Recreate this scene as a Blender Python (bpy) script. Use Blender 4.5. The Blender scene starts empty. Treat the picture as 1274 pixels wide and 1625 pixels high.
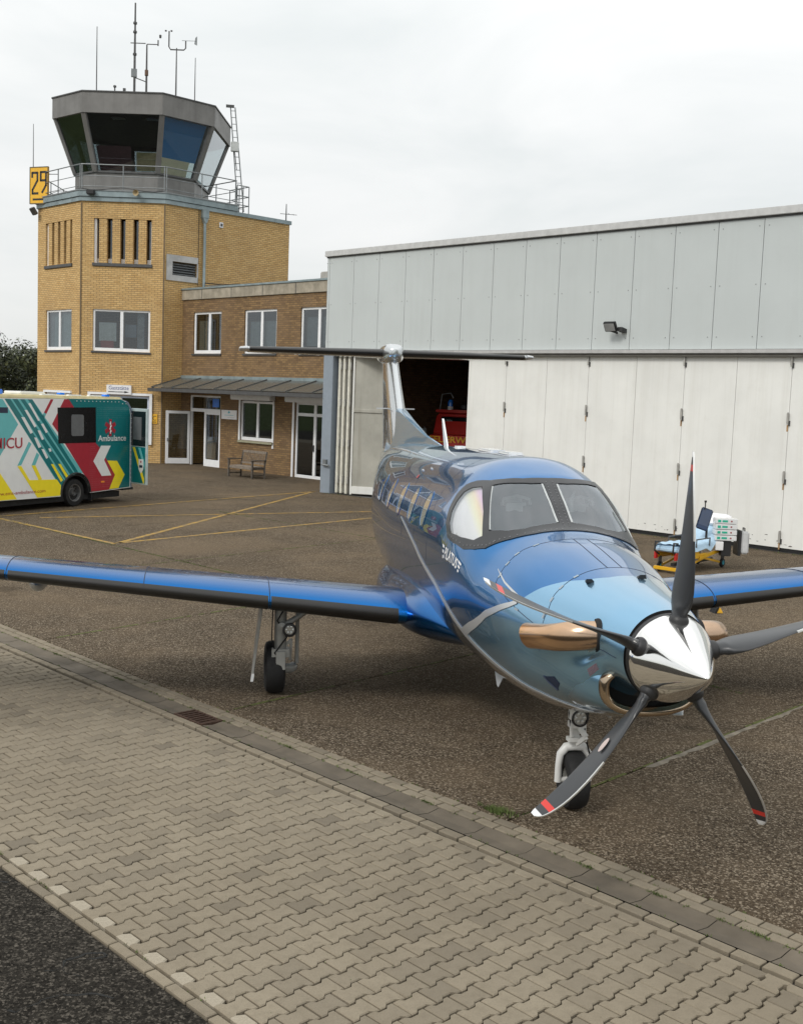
import bpy, bmesh, math, random
from mathutils import Vector, Matrix
from mathutils.geometry import delaunay_2d_cdt
R_=math.radians; PI=math.pi
random.seed(7)
S_=bpy.context.scene
C=S_.collection
# ------------------------------------------------------------ camera, sky, sun
CAMP=Vector((-2.8965,-6.19464,3.23755)); YAW,PIT,ROL,FPX=0.16028,0.10022,0.03794,1801.05
cd=bpy.data.cameras.new('camera'); cam=bpy.data.objects.new('camera',cd); C.objects.link(cam)
fw=Vector((math.sin(YAW)*math.cos(PIT),math.cos(YAW)*math.cos(PIT),-math.sin(PIT)))
rr=Vector((math.cos(YAW),-math.sin(YAW),0)); uu=rr.cross(fw)
r2=math.cos(ROL)*rr+math.sin(ROL)*uu; u2=-math.sin(ROL)*rr+math.cos(ROL)*uu
m=Matrix((r2,u2,-fw)).transposed().to_4x4(); m.translation=CAMP; cam.matrix_world=m
cd.sensor_fit='HORIZONTAL'; cd.sensor_width=36; cd.lens=FPX/1274*36; cd.clip_end=3000; cd.clip_start=.05
S_.camera=cam
W=bpy.data.worlds.new("World"); S_.world=W; W.use_nodes=True
nt=W.node_tree; nt.nodes.clear(); N=nt.nodes.new; L=nt.links.new
out=N('ShaderNodeOutputWorld'); add=N('ShaderNodeMixShader'); add.inputs[0].default_value=.93
sky=N('ShaderNodeTexSky'); sky.sky_type='NISHITA'; sky.sun_disc=False
sky.sun_elevation=R_(42); sky.sun_rotation=R_(232)
b1=N('ShaderNodeBackground'); b1.inputs[1].default_value=0.1
L(sky.outputs[0],b1.inputs[0])
tc=N('ShaderNodeTexCoord'); mp=N('ShaderNodeMapping'); mp.inputs['Scale'].default_value=(1.6,1.6,5.5)
L(tc.outputs['Generated'],mp.inputs[0])
nz=N('ShaderNodeTexNoise'); nz.inputs['Scale'].default_value=1.7; nz.inputs['Detail'].default_value=7; nz.inputs['Roughness'].default_value=.52; nz.inputs['Distortion'].default_value=.5
L(mp.outputs[0],nz.inputs['Vector'])
cr=N('ShaderNodeValToRGB'); cr.color_ramp.elements[0].position=.30; cr.color_ramp.elements[0].color=(.735,.765,.762,1)
cr.color_ramp.elements[1].position=.68; cr.color_ramp.elements[1].color=(.915,.915,.905,1)
L(nz.outputs['Fac'],cr.inputs[0])
sp=N('ShaderNodeSeparateXYZ'); L(tc.outputs['Generated'],sp.inputs[0])
mr=N('ShaderNodeMapRange'); mr.inputs[1].default_value=0.0; mr.inputs[2].default_value=1; mr.inputs[3].default_value=.97; mr.inputs[4].default_value=1.85
L(sp.outputs[2],mr.inputs[0])
b2=N('ShaderNodeBackground'); L(cr.outputs[0],b2.inputs[0]); L(mr.outputs[0],b2.inputs[1])
L(b1.outputs[0],add.inputs[1]); L(b2.outputs[0],add.inputs[2]); L(add.outputs[0],out.inputs[0])
sd=bpy.data.lights.new('sun','SUN'); sd.energy=1.5; sd.angle=R_(14); sd.color=(1,.965,.91)
sun=bpy.data.objects.new('sun',sd); C.objects.link(sun)
az,el=R_(232),R_(42)
sv=Vector((math.sin(az)*math.cos(el),math.cos(az)*math.cos(el),math.sin(el)))
sun.rotation_euler=sv.to_track_quat('Z','Y').to_euler(); sun.location=sv*60
S_.view_settings.view_transform='Standard'; S_.view_settings.look='None'; S_.view_settings.gamma=1
S_.view_settings.exposure=0.0; S_.view_settings.use_curve_mapping=False

# ------------------------------------------------------------ helpers
def tag(o,label=None,cat=None,group=None,kind=None):
    if label: o['label']=label
    if cat: o['category']=cat
    if group: o['group']=group
    if kind: o['kind']=kind
    return o
def empty(name,loc=(0,0,0),rz=0,M=None,**k):
    o=bpy.data.objects.new(name,None); C.objects.link(o); o.empty_display_size=.2
    if M is None: o.location=loc; o.rotation_euler=(0,0,rz); o['mw']=1; MW[o.name]=Matrix.Translation(loc)@Matrix.Rotation(rz,4,'Z')
    else: o.matrix_world=M; MW[o.name]=M.copy()
    if 'mw' in o: del o['mw']
    return tag(o,**k)
MW={}
class MB:
    def __init__(s): s.v=[];s.f=[];s.uv=[];s.mi=[];s.m=0
    def face(s,idx,uv=None): s.f.append(tuple(idx)); s.uv.append(uv); s.mi.append(s.m)
    def poly(s,pts,uv=None):
        b=len(s.v); s.v+= [tuple(q) for q in pts]; s.face(range(b,b+len(pts)),uv); return s
    def box(s,c,d,M=None):
        x,y,z=d[0]/2,d[1]/2,d[2]/2; b=len(s.v); c=Vector(c)
        for i in (-1,1):
            for j in (-1,1):
                for k in (-1,1):
                    q=Vector((i*x,j*y,k*z)); 
                    if M is not None: q=M@q
                    s.v.append(tuple(q+c))
        for q in ((0,1,3,2),(4,6,7,5),(0,4,5,1),(2,3,7,6),(0,2,6,4),(1,5,7,3)): s.face([b+i for i in q])
        return s
    def b2(s,a,e): 
        return s.box([(a[i]+e[i])/2 for i in range(3)],[abs(e[i]-a[i]) for i in range(3)])
    def bar(s,p,q,w,h=None,up=(0,0,1)):
        p,q=Vector(p),Vector(q); h=h or w; d=q-p; l=d.length; d.normalize(); up=Vector(up)
        if abs(d.dot(up))>.98: up=Vector((1,0,0))
        x=d.cross(up).normalized(); y=x.cross(d)
        return s.box((p+q)/2,(w,l,h),Matrix((x,d,y)).transposed())
    def tube(s,P,r,n=10,cap=True,sq=1.0):
        P=[Vector(q) for q in P]; rs=r if isinstance(r,(list,tuple)) else [r]*len(P)
        b=len(s.v); t0=(P[1]-P[0]).normalized(); up=Vector((0,0,1)) if abs(t0.z)<.9 else Vector((1,0,0))
        x=t0.cross(up).normalized()
        for i,q in enumerate(P):
            t=(P[min(i+1,len(P)-1)]-P[max(i-1,0)]).normalized()
            x=(x-t*x.dot(t)).normalized(); y=t.cross(x)
            for k in range(n):
                a=2*PI*k/n; s.v.append(tuple(q+(x*math.cos(a)+y*math.sin(a)*sq)*rs[i]))
        for i in range(len(P)-1):
            for k in range(n):
                s.face((b+i*n+k,b+i*n+(k+1)%n,b+(i+1)*n+(k+1)%n,b+(i+1)*n+k))
        if cap: s.face([b+k for k in range(n)][::-1]); s.face([b+(len(P)-1)*n+k for k in range(n)])
        return s
    def lathe(s,prof,o=(0,0,0),axis=(0,0,1),n=24,closed=False):
        ax=Vector(axis).normalized(); t=Vector((0,0,1)) if abs(ax.z)<.9 else Vector((1,0,0))
        x=ax.cross(t).normalized(); y=ax.cross(x); o=Vector(o); b=len(s.v)
        for (r,h) in prof:
            for k in range(n):
                a=2*PI*k/n; s.v.append(tuple(o+ax*h+(x*math.cos(a)+y*math.sin(a))*r))
        m=len(prof)
        for i in range(m if closed else m-1):
            j=(i+1)%m
            for k in range(n): s.face((b+i*n+k,b+i*n+(k+1)%n,b+j*n+(k+1)%n,b+j*n+k))
        return s
    def prism(s,poly,f,g=None):
        """poly: list of 2D; f,g: functions 2D -> 3D for the two end faces"""
        b=len(s.v); n=len(poly); s.v+=[tuple(f(*q)) for q in poly]+[tuple(g(*q)) for q in poly]
        s.face(range(b,b+n)); s.face([b+n+i for i in range(n)][::-1])
        for i in range(n): s.face((b+i,b+(i+1)%n,b+n+(i+1)%n,b+n+i))
        return s
    def grid(s,P,uv=None,closeu=False,closev=False):
        b=len(s.v); nu,nv=len(P),len(P[0])
        for r in P: s.v+=[tuple(q) for q in r]
        for i in range(nu if closeu else nu-1):
            for j in range(nv if closev else nv-1):
                i2,j2=(i+1)%nu,(j+1)%nv
                s.face((b+i*nv+j,b+i2*nv+j,b+i2*nv+j2,b+i*nv+j2), [uv[i][j],uv[i2][j],uv[i2][j2],uv[i][j2]] if uv else None)
        return s
    def mesh(s,name,mats,smooth=False,fix=True,ang=40):
        me=bpy.data.meshes.new(name); me.from_pydata(s.v,[],s.f)
        for m_ in (mats if isinstance(mats,(list,tuple)) else [mats]): me.materials.append(m_)
        if any(s.mi): me.polygons.foreach_set('material_index',s.mi)
        if any(u is not None for u in s.uv):
            l=me.uv_layers.new(name='UVMap'); i=0
            for u,f in zip(s.uv,s.f):
                for k in range(len(f)):
                    if u is not None: l.data[i].uv=u[k]
                    i+=1
        if fix:
            bm=bmesh.new(); bm.from_mesh(me); bmesh.ops.recalc_face_normals(bm,faces=bm.faces); bm.to_mesh(me); bm.free()
        if smooth:
            me.polygons.foreach_set('use_smooth',[True]*len(me.polygons))
            if ang: me.set_sharp_from_angle(angle=R_(ang))
        me.update(); return me
    def build(s,name,mats,parent=None,smooth=False,bevel=0,fix=True,ang=40,local=False,weld=0,**k):
        me=s.mesh(name,mats,smooth,fix,ang)
        if bevel or weld:
            bm=bmesh.new(); bm.from_mesh(me)
            if weld: bmesh.ops.remove_doubles(bm,verts=bm.verts,dist=weld)
            if bevel: 
                es=[e for e in bm.edges if len(e.link_faces)==2 and e.calc_face_angle(0)>R_(30)]
                bmesh.ops.bevel(bm,geom=es,offset=bevel,segments=2 if bevel>.008 else 1,affect='EDGES',clamp_overlap=True)
            bm.to_mesh(me); bm.free()
            if smooth: me.polygons.foreach_set('use_smooth',[True]*len(me.polygons)); me.set_sharp_from_angle(angle=R_(ang or 40))
        o=bpy.data.objects.new(name,me); C.objects.link(o)
        if parent: att(o,parent,local)
        return tag(o,**k)
def att(o,parent,local=False):
    o.parent=parent
    root=parent
    while root.parent: root=root.parent
    if not local and parent.parent is None and parent.name in MW: o.matrix_parent_inverse=MW[parent.name].inverted()
    elif not local and parent.parent is None: pass
def copy_tree(o,parent=None):
    c=o.copy(); C.objects.link(c); c.parent=parent
    if parent: c.matrix_parent_inverse=o.matrix_parent_inverse.copy()
    for ch in list(o.children): copy_tree(ch,c)
    return c
def text(s,size=1,shear=0,bold=0,spacing=1):
    cu=bpy.data.curves.new('t','FONT'); cu.body=s; cu.size=size; cu.shear=shear; cu.offset=bold; cu.space_character=spacing; cu.resolution_u=3
    o=bpy.data.objects.new('t',cu); C.objects.link(o); dg=bpy.context.evaluated_depsgraph_get()
    me=bpy.data.meshes.new_from_object(o.evaluated_get(dg)); bpy.data.objects.remove(o)
    V=[v.co.copy() for v in me.vertices]; F=[tuple(q.vertices) for q in me.polygons]; bpy.data.meshes.remove(me)
    x0=min(v.x for v in V);x1=max(v.x for v in V);y0=min(v.y for v in V);y1=max(v.y for v in V)
    return V,F,(x0,x1,y0,y1)
def text_on(mb,s,fn,w,h,**k):
    """lettering scaled to w x h and mapped by fn(x,y)->3D, x 0..w"""
    V,F,(x0,x1,y0,y1)=text(s,**k); b=len(mb.v)
    mb.v+=[tuple(fn((v.x-x0)/(x1-x0)*w,(v.y-y0)/(y1-y0)*h)) for v in V]
    for f in F: mb.face([b+i for i in f])
    return mb
# ------------------------------------------------------------ materials
MT={}
def nodes(name):
    m=bpy.data.materials.new(name); m.use_nodes=True; nt=m.node_tree
    b=nt.nodes['Principled BSDF']; return m,nt,b
def NN(nt,t,**k):
    n=nt.nodes.new(t)
    for a,v in k.items():
        if a in n.inputs: n.inputs[a].default_value=v
        else: setattr(n,a,v)
    return n
def mixc(nt,fac,a,b,typ='MIX'):
    n=nt.nodes.new('ShaderNodeMix'); n.data_type='RGBA'; n.blend_type=typ
    for i,v in ((0,fac),(6,a),(7,b)):
        if hasattr(v,'links') or hasattr(v,'is_output'): nt.links.new(v,n.inputs[i])
        else: n.inputs[i].default_value=v if i==0 else (tuple(v)+(1,) if len(v)==3 else v)
    return n.outputs[2]
def math_(nt,op,a,b=None):
    n=nt.nodes.new('ShaderNodeMath'); n.operation=op
    for i,v in enumerate((a,b)):
        if v is None: continue
        if hasattr(v,'is_output'): nt.links.new(v,n.inputs[i])
        else: n.inputs[i].default_value=v
    return n.outputs[0]
def ramp(nt,fac,stops,interp='LINEAR'):
    n=nt.nodes.new('ShaderNodeValToRGB'); n.color_ramp.interpolation=interp; e=n.color_ramp.elements
    while len(e)<len(stops): e.new(.5)
    for i,(q,c) in enumerate(stops):
        e[i].position=q; e[i].color=(tuple(c)+(1,)) if hasattr(c,'__len__') else (c,c,c,1)
    nt.links.new(fac,n.inputs[0]); return n.outputs[0]
def noise(nt,scale,detail=4,rough=.55,co='Object',vec=None,dist=0):
    t=NN(nt,'ShaderNodeTexCoord'); n=NN(nt,'ShaderNodeTexNoise'); n.inputs['Scale'].default_value=scale; n.inputs['Detail'].default_value=detail; n.inputs['Roughness'].default_value=rough; n.inputs['Distortion'].default_value=dist
    nt.links.new(vec or t.outputs[co],n.inputs['Vector']); return n.outputs['Fac']
def bump(nt,b,h,strength=.3,dist=.01):
    n=NN(nt,'ShaderNodeBump'); n.inputs['Strength'].default_value=strength; n.inputs['Distance'].default_value=dist
    nt.links.new(h,n.inputs['Height']); nt.links.new(n.outputs[0],b.inputs['Normal'])
def mat(name,col,rough=.5,metal=0,var=.12,scale=6,bmp=0,coat=0,spec=None,emit=0,dirt=0):
    if name in MT: return MT[name]
    m,nt,b=nodes(name)
    b.inputs['Roughness'].default_value=rough; b.inputs['Metallic'].default_value=metal
    if var:
        f=noise(nt,scale,5)
        c0=tuple(max(0,c*(1-var)) for c in col); c1=tuple(min(1,c*(1+var)) for c in col)
        c=ramp(nt,f,[(.3,c0),(.7,c1)])
        if dirt:
            g=noise(nt,scale*.4,8,.7); c=mixc(nt,ramp(nt,g,[(.5,0.0),(.75,dirt)]),c,tuple(q*.45 for q in col))
        nt.links.new(c,b.inputs['Base Color'])
        r=ramp(nt,f,[(.3,min(1,rough*1.12)),(.7,rough*.9)]); nt.links.new(r,b.inputs['Roughness'])
    else: b.inputs['Base Color'].default_value=tuple(col)+(1,)
    if coat: b.inputs['Coat Weight'].default_value=coat; b.inputs['Coat Roughness'].default_value=.03
    if bmp: bump(nt,b,noise(nt,scale*12,4),bmp,.004)
    if emit: b.inputs['Emission Color'].default_value=tuple(col)+(1,); b.inputs['Emission Strength'].default_value=emit
    MT[name]=m; return m
def glass(name,tint=(.5,.55,.58),trans=.5,rough=.02):
    """window glass: glossy reflection by fresnel over a tinted see-through"""
    if name in MT: return MT[name]
    m,nt,b=nodes(name); nt.nodes.remove(b); o=nt.nodes['Material Output']
    g=NN(nt,'ShaderNodeBsdfGlossy'); g.inputs['Roughness'].default_value=rough
    g.inputs['Color'].default_value=(.9,.95,1,1)
    t=NN(nt,'ShaderNodeBsdfTransparent'); t.inputs[0].default_value=tuple(tint)+(1,)
    f=NN(nt,'ShaderNodeFresnel'); f.inputs[0].default_value=1.5
    gb_=NN(nt,'ShaderNodeNewGeometry'); fa=math_(nt,'MULTIPLY',math_(nt,'ADD',math_(nt,'MULTIPLY',f.outputs[0],1.6),trans),math_(nt,'SUBTRACT',1.0,gb_.outputs['Backfacing']))
    x=NN(nt,'ShaderNodeMixShader'); nt.links.new(fa,x.inputs[0]); nt.links.new(t.outputs[0],x.inputs[1]); nt.links.new(g.outputs[0],x.inputs[2])
    nt.links.new(x.outputs[0],o.inputs[0]); MT[name]=m; return m
def brick(name,c1,c2,mortar,scale=1,stain=.5):
    m,nt,b=nodes(name); uv=NN(nt,'ShaderNodeUVMap'); 
    t=NN(nt,'ShaderNodeTexBrick'); t.offset=.5; t.inputs['Scale'].default_value=1
    t.inputs['Brick Width'].default_value=.25; t.inputs['Row Height'].default_value=.0835; t.inputs['Mortar Size'].default_value=.0085; t.inputs['Mortar Smooth'].default_value=.3; t.inputs['Bias'].default_value=-.1
    t.inputs['Color1'].default_value=c1+(1,); t.inputs['Color2'].default_value=c2+(1,); t.inputs['Mortar'].default_value=mortar+(1,)
    nt.links.new(uv.outputs[0],t.inputs['Vector'])
    f=noise(nt,.55,6,.6,vec=uv.outputs[0]); g=noise(nt,9,3,.7,vec=uv.outputs[0])
    c=mixc(nt,ramp(nt,g,[(.25,0.0),(.75,.45)]),t.outputs[0],tuple(q*.55 for q in c2))
    c=mixc(nt,ramp(nt,f,[(.45,0.0),(.72,stain)]),c,(.23,.15,.085))
    # rain streaks: noise stretched down the wall
    mp=NN(nt,'ShaderNodeMapping'); mp.inputs['Scale'].default_value=(3.2,.28,1); nt.links.new(uv.outputs[0],mp.inputs[0])
    h=noise(nt,1.0,6,.65,vec=mp.outputs[0]); c=mixc(nt,ramp(nt,h,[(.55,0.0),(.8,stain*.8)]),c,(.13,.09,.055))
    nt.links.new(c,b.inputs['Base Color']); b.inputs['Roughness'].default_value=.85
    bump(nt,b,math_(nt,'ADD',math_(nt,'MULTIPLY',t.outputs['Fac'],-1),math_(nt,'MULTIPLY',g,.3)),.8,.012)
    MT[name]=m; return m
YB=brick('yellow_brick',(.74,.50,.215),(.60,.375,.14),(.22,.155,.095),stain=.26)
BB=brick('brown_brick',(.33,.205,.088),(.17,.10,.045),(.10,.075,.055),stain=.75)
DB=brick('inner_brick',(.30,.17,.08),(.16,.085,.04),(.12,.09,.06),stain=.5)
white=mat('white_paint',(.83,.83,.83),.35,var=.04)
whitef=mat('window_white',(.84,.85,.86),.3,var=.05)
greyp=mat('grey_cladding',(.515,.55,.545),.42,var=.035,scale=.6)
doorw=mat('door_white',(.77,.77,.735),.5,var=.05,scale=.9,dirt=.12)
doorg=mat('door_leaf_grey',(.40,.39,.34),.6,var=.14,scale=1.2,dirt=.3)
steelb=mat('blue_grey_steel',(.25,.29,.335),.45,var=.06)
zinc=mat('zinc_fascia',(.25,.31,.325),.45,.3,var=.22,scale=2.5,dirt=.4)
darkg=mat('dark_grey_metal',(.09,.09,.09),.5,.3,var=.15)
cabg=mat('cab_cladding',(.185,.18,.172),.5,.15,var=.15,scale=1.5)
rail=mat('galvanised_rail',(.24,.255,.26),.45,.6,var=.15)
black=mat('black_rubber',(.008,.008,.0085),.75,var=.2,scale=12)
blackp=mat('black_plastic',(.02,.02,.021),.45,var=.15)
concrete=mat('parapet_concrete',(.36,.32,.25),.85,var=.25,scale=3,bmp=.3,dirt=.4)
dark=mat('interior_dark',(.045,.045,.042),.8,var=.2)
inter=mat('interior_wall',(.20,.19,.165),.8,var=.15)
yellow=mat('sign_yellow',(.84,.47,.035),.45,var=.05)
signblk=mat('sign_black',(.02,.02,.02),.5,var=.1)
GL=glass('window_glass',(.62,.65,.66),.05)
GLb=glass('dark_glass',(.16,.18,.19),.05)
chrome=mat('polished_metal',(.88,.87,.85),.07,1,var=.02)
silver=mat('silver_paint',(.60,.61,.62),.3,.6,var=0)
white_gloss=mat('gloss_white',(.75,.76,.76),.25,var=.03,coat=.5)

def streaks(m,amt,col=(.16,.15,.12),sx=1.7):
    nt=m.node_tree; b=nt.nodes['Principled BSDF']; src=b.inputs['Base Color'].links[0].from_socket; tcn=NN(nt,'ShaderNodeTexCoord'); mp=NN(nt,'ShaderNodeMapping'); mp.inputs['Scale'].default_value=(sx*3,sx*3,.22); nt.links.new(tcn.outputs['Object'],mp.inputs[0])
    f=noise(nt,1.0,7,.68,vec=mp.outputs[0]); c=mixc(nt,ramp(nt,f,[(.48,0.0),(.78,amt)]),src,col)
    g=noise(nt,2.2,6,.7); c=mixc(nt,ramp(nt,g,[(.55,0.0),(.8,amt*.6)]),c,col); nt.links.new(c,b.inputs['Base Color']); bump(nt,b,noise(nt,.8,3),.12,.03)
streaks(greyp,.09,(.30,.31,.28)); streaks(doorw,.16,(.33,.30,.22)); streaks(cabg,.35,(.08,.075,.07)); streaks(doorg,.4,(.14,.12,.08)); streaks(concrete,.4,(.10,.09,.07)); streaks(zinc,.3,(.40,.45,.45))
# ------------------------------------------------------------ frames of reference
H0=.9518
dH=Vector((math.cos(H0),-math.sin(H0),0)); nH=Vector((math.sin(H0),math.cos(H0),0))   # along hangar front (towards right/near), into the hangar
q4=PI/4
d2=Vector((math.cos(H0-q4),-math.sin(H0-q4),0)); n2=Vector((-d2.y,d2.x,0))
d3=Vector((math.cos(H0-2*q4),-math.sin(H0-2*q4),0)); n3=Vector((-d3.y,d3.x,0))
C23=Vector((-5.439,44.169,0)); C12=C23-d2*3.555; C01=C12-dH*3.91
WG=Vector((-4.633,44.743,0)); HG=Vector((7.64,21.51,0))
class Fr:
    """a wall plane: t along it, o out of it (towards the viewer), z up"""
    def __init__(s,P,d,n): s.P,s.d,s.n=P,d,n
    def __call__(s,t,o,z): return s.P+s.d*t-s.n*o+Vector((0,0,z))
F1=Fr(C12,dH,nH); F2=Fr(C23,d2,n2); F3=Fr(C23,d3,n3); FW=Fr(WG,dH,nH); FH=Fr(HG,dH,nH)
UP=Vector((0,0,1))
def fbox(mb,F,t0,t1,o0,o1,z0,z1):
    b=len(mb.v)
    for t in (t0,t1):
        for o in (o0,o1):
            for z in (z0,z1): mb.v.append(tuple(F(t,o,z)))
    for q in ((0,1,3,2),(4,6,7,5),(0,4,5,1),(2,3,7,6),(0,2,6,4),(1,5,7,3)): mb.face([b+i for i in q])
    return mb
def wall(name,F,t0,t1,z0,z1,ops,material,parent,depth=.16,**k):
    ts=sorted({t0,t1}|{o[0] for o in ops}|{o[1] for o in ops}); zs=sorted({z0,z1}|{o[2] for o in ops}|{o[3] for o in ops})
    mb=MB()
    for a,b in zip(ts,ts[1:]):
        for c,d in zip(zs,zs[1:]):
            mt,mz=(a+b)/2,(c+d)/2
            if any(o[0]<mt<o[1] and o[2]<mz<o[3] for o in ops): continue
            mb.poly([F(a,0,c),F(b,0,c),F(b,0,d),F(a,0,d)],[(a,c),(b,c),(b,d),(a,d)])
    for (a,b,c,d) in ops:
        for p,q,u,v in (((a,c),(a,d),0,0),((b,d),(b,c),0,0),((a,d),(b,d),0,0),((b,c),(a,c),0,0)):
            mb.poly([F(p[0],0,p[1]),F(q[0],0,q[1]),F(q[0],-depth,q[1]),F(p[0],-depth,p[1])],[(p[0],p[1]),(q[0],q[1]),(q[0]+depth,q[1]+.01),(p[0]+depth,p[1]+.01)])
    return mb.build(name,material,parent,fix=False,weld=.0005,**k)
def window(F,t0,t1,z0,z1,parent,mull=(.5,),o=-.10,fr=.095,gm=None,name='window',sill=True,trans=None,fm=None):
    mb=MB(); gm=gm or GL; fm=fm or whitef
    fbox(mb,F,t0,t0+fr,o-.03,o+.04,z0,z1); fbox(mb,F,t1-fr,t1,o-.03,o+.04,z0,z1)
    fbox(mb,F,t0+fr,t1-fr,o-.03,o+.04,z0,z0+fr*1.5); fbox(mb,F,t0+fr,t1-fr,o-.03,o+.04,z1-fr,z1)
    ms=[t0+fr]+[t0+(t1-t0)*q for q in mull]+[t1-fr]
    for q in ms[1:-1]: fbox(mb,F,q-fr*.75,q+fr*.75,o-.031,o+.045,z0+fr*1.5,z1-fr)
    if trans: fbox(mb,F,t0+fr,t1-fr,o-.028,o+.038,trans-fr*.6,trans+fr*.6)
    w=mb.build(name,fm,parent,bevel=.006)
    for a,b in zip(ms,ms[1:]):
        g=MB(); fbox(g,F,a,b,o-.006,o+.006,z0+fr*1.4,z1-fr); g.build('pane',gm,w,local=True)
    if sill:
        g=MB(); fbox(g,F,t0-.05,t1+.05,-.12,.05,z0-.08,z0-.005); g.build('sill',darkg,w,local=True)
    return w
# ------------------------------------------------------------ ground
def gmat(name,base,spk,dark_,scale=1,patch=.5,sp_amt=.12,rough=.92,warm=(.2,.15,.1)):
    m,nt,b=nodes(name); tcn=NN(nt,'ShaderNodeTexCoord'); v=tcn.outputs['Object']
    n1=noise(nt,.45*scale,8,.62,vec=v,dist=.4); n2_=noise(nt,3.1*scale,7,.7,vec=v); n3_=noise(nt,38*scale,3,.8,vec=v); n4=noise(nt,14*scale,5,.75,vec=v)
    c=mixc(nt,ramp(nt,n1,[(.3,0.0),(.7,1.0)]),tuple(q*(1-patch*.45) for q in base),tuple(q*(1+patch*.55) for q in base))
    c=mixc(nt,ramp(nt,n2_,[(.35,0.0),(.7,.55)]),c,dark_)
    n5=noise(nt,1.25*scale,6,.7,vec=v,dist=.8); c=mixc(nt,ramp(nt,n5,[(.56,0.0),(.72,.42*patch/.6)]),c,tuple(min(1,q*2.0) for q in base)); c=mixc(nt,ramp(nt,n5,[(.28,.5*patch/.6),(.42,0.0)]),c,tuple(q*.45 for q in base))
    c=mixc(nt,ramp(nt,n4,[(.30,.75),(.50,0.0)]),c,tuple(q*.45 for q in dark_))
    c=mixc(nt,ramp(nt,noise(nt,21*scale,4,.8,vec=v),[(.57,0.0),(.68,.26)]),c,tuple(q*.62 for q in spk)); c=mixc(nt,ramp(nt,n3_,[(.55,0.0),(.62,sp_amt*3),(.75,min(1,sp_amt*6))]),c,spk)
    vo=NN(nt,'ShaderNodeTexVoronoi'); vo.inputs['Scale'].default_value=72*scale; nt.links.new(v,vo.inputs['Vector'])
    hs=NN(nt,'ShaderNodeSeparateColor'); nt.links.new(vo.outputs['Color'],hs.inputs[0])
    c=mixc(nt,math_(nt,'MULTIPLY',ramp(nt,hs.outputs[0],[(.80,0.0),(.86,1.0)],),sp_amt*3.2),c,spk)
    c=mixc(nt,math_(nt,'MULTIPLY',ramp(nt,hs.outputs[1],[(.72,0.0),(.8,1.0)]),.55),c,tuple(q*.35 for q in dark_))
    nt.links.new(c,b.inputs['Base Color']); b.inputs['Roughness'].default_value=rough; b.inputs['Specular IOR Level'].default_value=.06
    if patch>=.6:
        n6=noise(nt,.23,7,.66,vec=v,dist=.6); n7=noise(nt,.7,5,.6,vec=v); 
        c=mixc(nt,math_(nt,'MULTIPLY',ramp(nt,n6,[(.46,0.0),(.62,.60)]),ramp(nt,n3_,[(.3,.5),(.6,1.0)])),c,(base[0]*1.75,base[1]*1.72,base[2]*1.65)); c=mixc(nt,ramp(nt,n7,[(.62,0.0),(.70,.50)]),c,tuple(q*.42 for q in base)); nt.links.new(c,b.inputs['Base Color'])
    hh=math_(nt,'ADD',n3_,math_(nt,'MULTIPLY',n4,1.2)); bump(nt,b,hh,.9,.012)
    MT[name]=m; return m
apron_m=gmat('apron_aggregate_concrete',(.100,.076,.052),(.36,.30,.225),(.042,.030,.020),sp_amt=.19,patch=.6)
asph_m=gmat('old_asphalt',(.027,.024,.020),(.26,.23,.19),(.014,.0125,.0105),sp_amt=.07)
gut_m=mat('gutter_concrete',(.118,.097,.071),.9,var=.28,scale=2.2,bmp=.25,dirt=.35)
soil=gmat('joint_soil',(.052,.045,.030),(.10,.09,.07),(.03,.028,.018),sp_amt=.05)
grassg=gmat('distant_grass',(.055,.075,.025),(.09,.10,.04),(.03,.045,.015),scale=.3)
mossm=mat('moss',(.085,.095,.020),.95,var=.5,scale=30)
MB().poly([(-1500,-1500,-.06),(1500,-1500,-.06),(1500,1500,-.06),(-1500,1500,-.06)]).build('ground',grassg,kind='structure')
dP=Vector((.5677,-.8232,0)); nP=Vector((.8232,.5677,0))
def PP(a,b,z=0): return dP*a+nP*b+UP*z
MB().poly([PP(-75,-.9,-.045),PP(35,-.9,-.045),PP(35,60,-.045),PP(-75,60,-.045)][::1]).build('joint_bed',soil,kind='structure')
MB().poly([PP(-75,-2.8,-.03),PP(35,-2.8,-.03),PP(35,.69,-.03),PP(-75,.69,-.03)]).build('paver_bed',mat('bed_sand',(.020,.017,.012),.95,var=.3),kind='structure')
# old asphalt on the near left
MB().poly([PP(-75,-60,-.012),PP(35,-60,-.012),PP(35,-2.70,-.012),PP(-75,-2.70,-.012)]).build('asphalt_yard',asph_m,kind='structure')
mb=MB(); rc=random.Random(5)
for (a,b,ang,n) in ((-2.2,-3.1,.5,26),(-1.7,-2.95,2.0,16),(-3.2,-3.0,1.1,22),(-2.6,-3.6,.1,20),(-1.2,-3.3,2.6,20)):
    q=PP(a,b,-.0105); w=.006
    for k in range(n):
        ang+=rc.gauss(0,.45); d=Vector((math.cos(ang),math.sin(ang),0)); l=rc.uniform(.02,.06); m__=Vector((-d.y,d.x,0)); w2=max(.0015,min(.010,w+rc.gauss(0,.003)))
        if (q+d*l).dot(nP)<-2.74: mb.poly([q-m__*w,q+d*l-m__*w2,q+d*l+m__*w2,q+m__*w]); q=q+d*l
        w=w2
mb.build('asphalt_cracks',mat('crack_dark',(.008,.008,.007),.95,var=.2),kind='stuff',fix=False)
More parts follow.
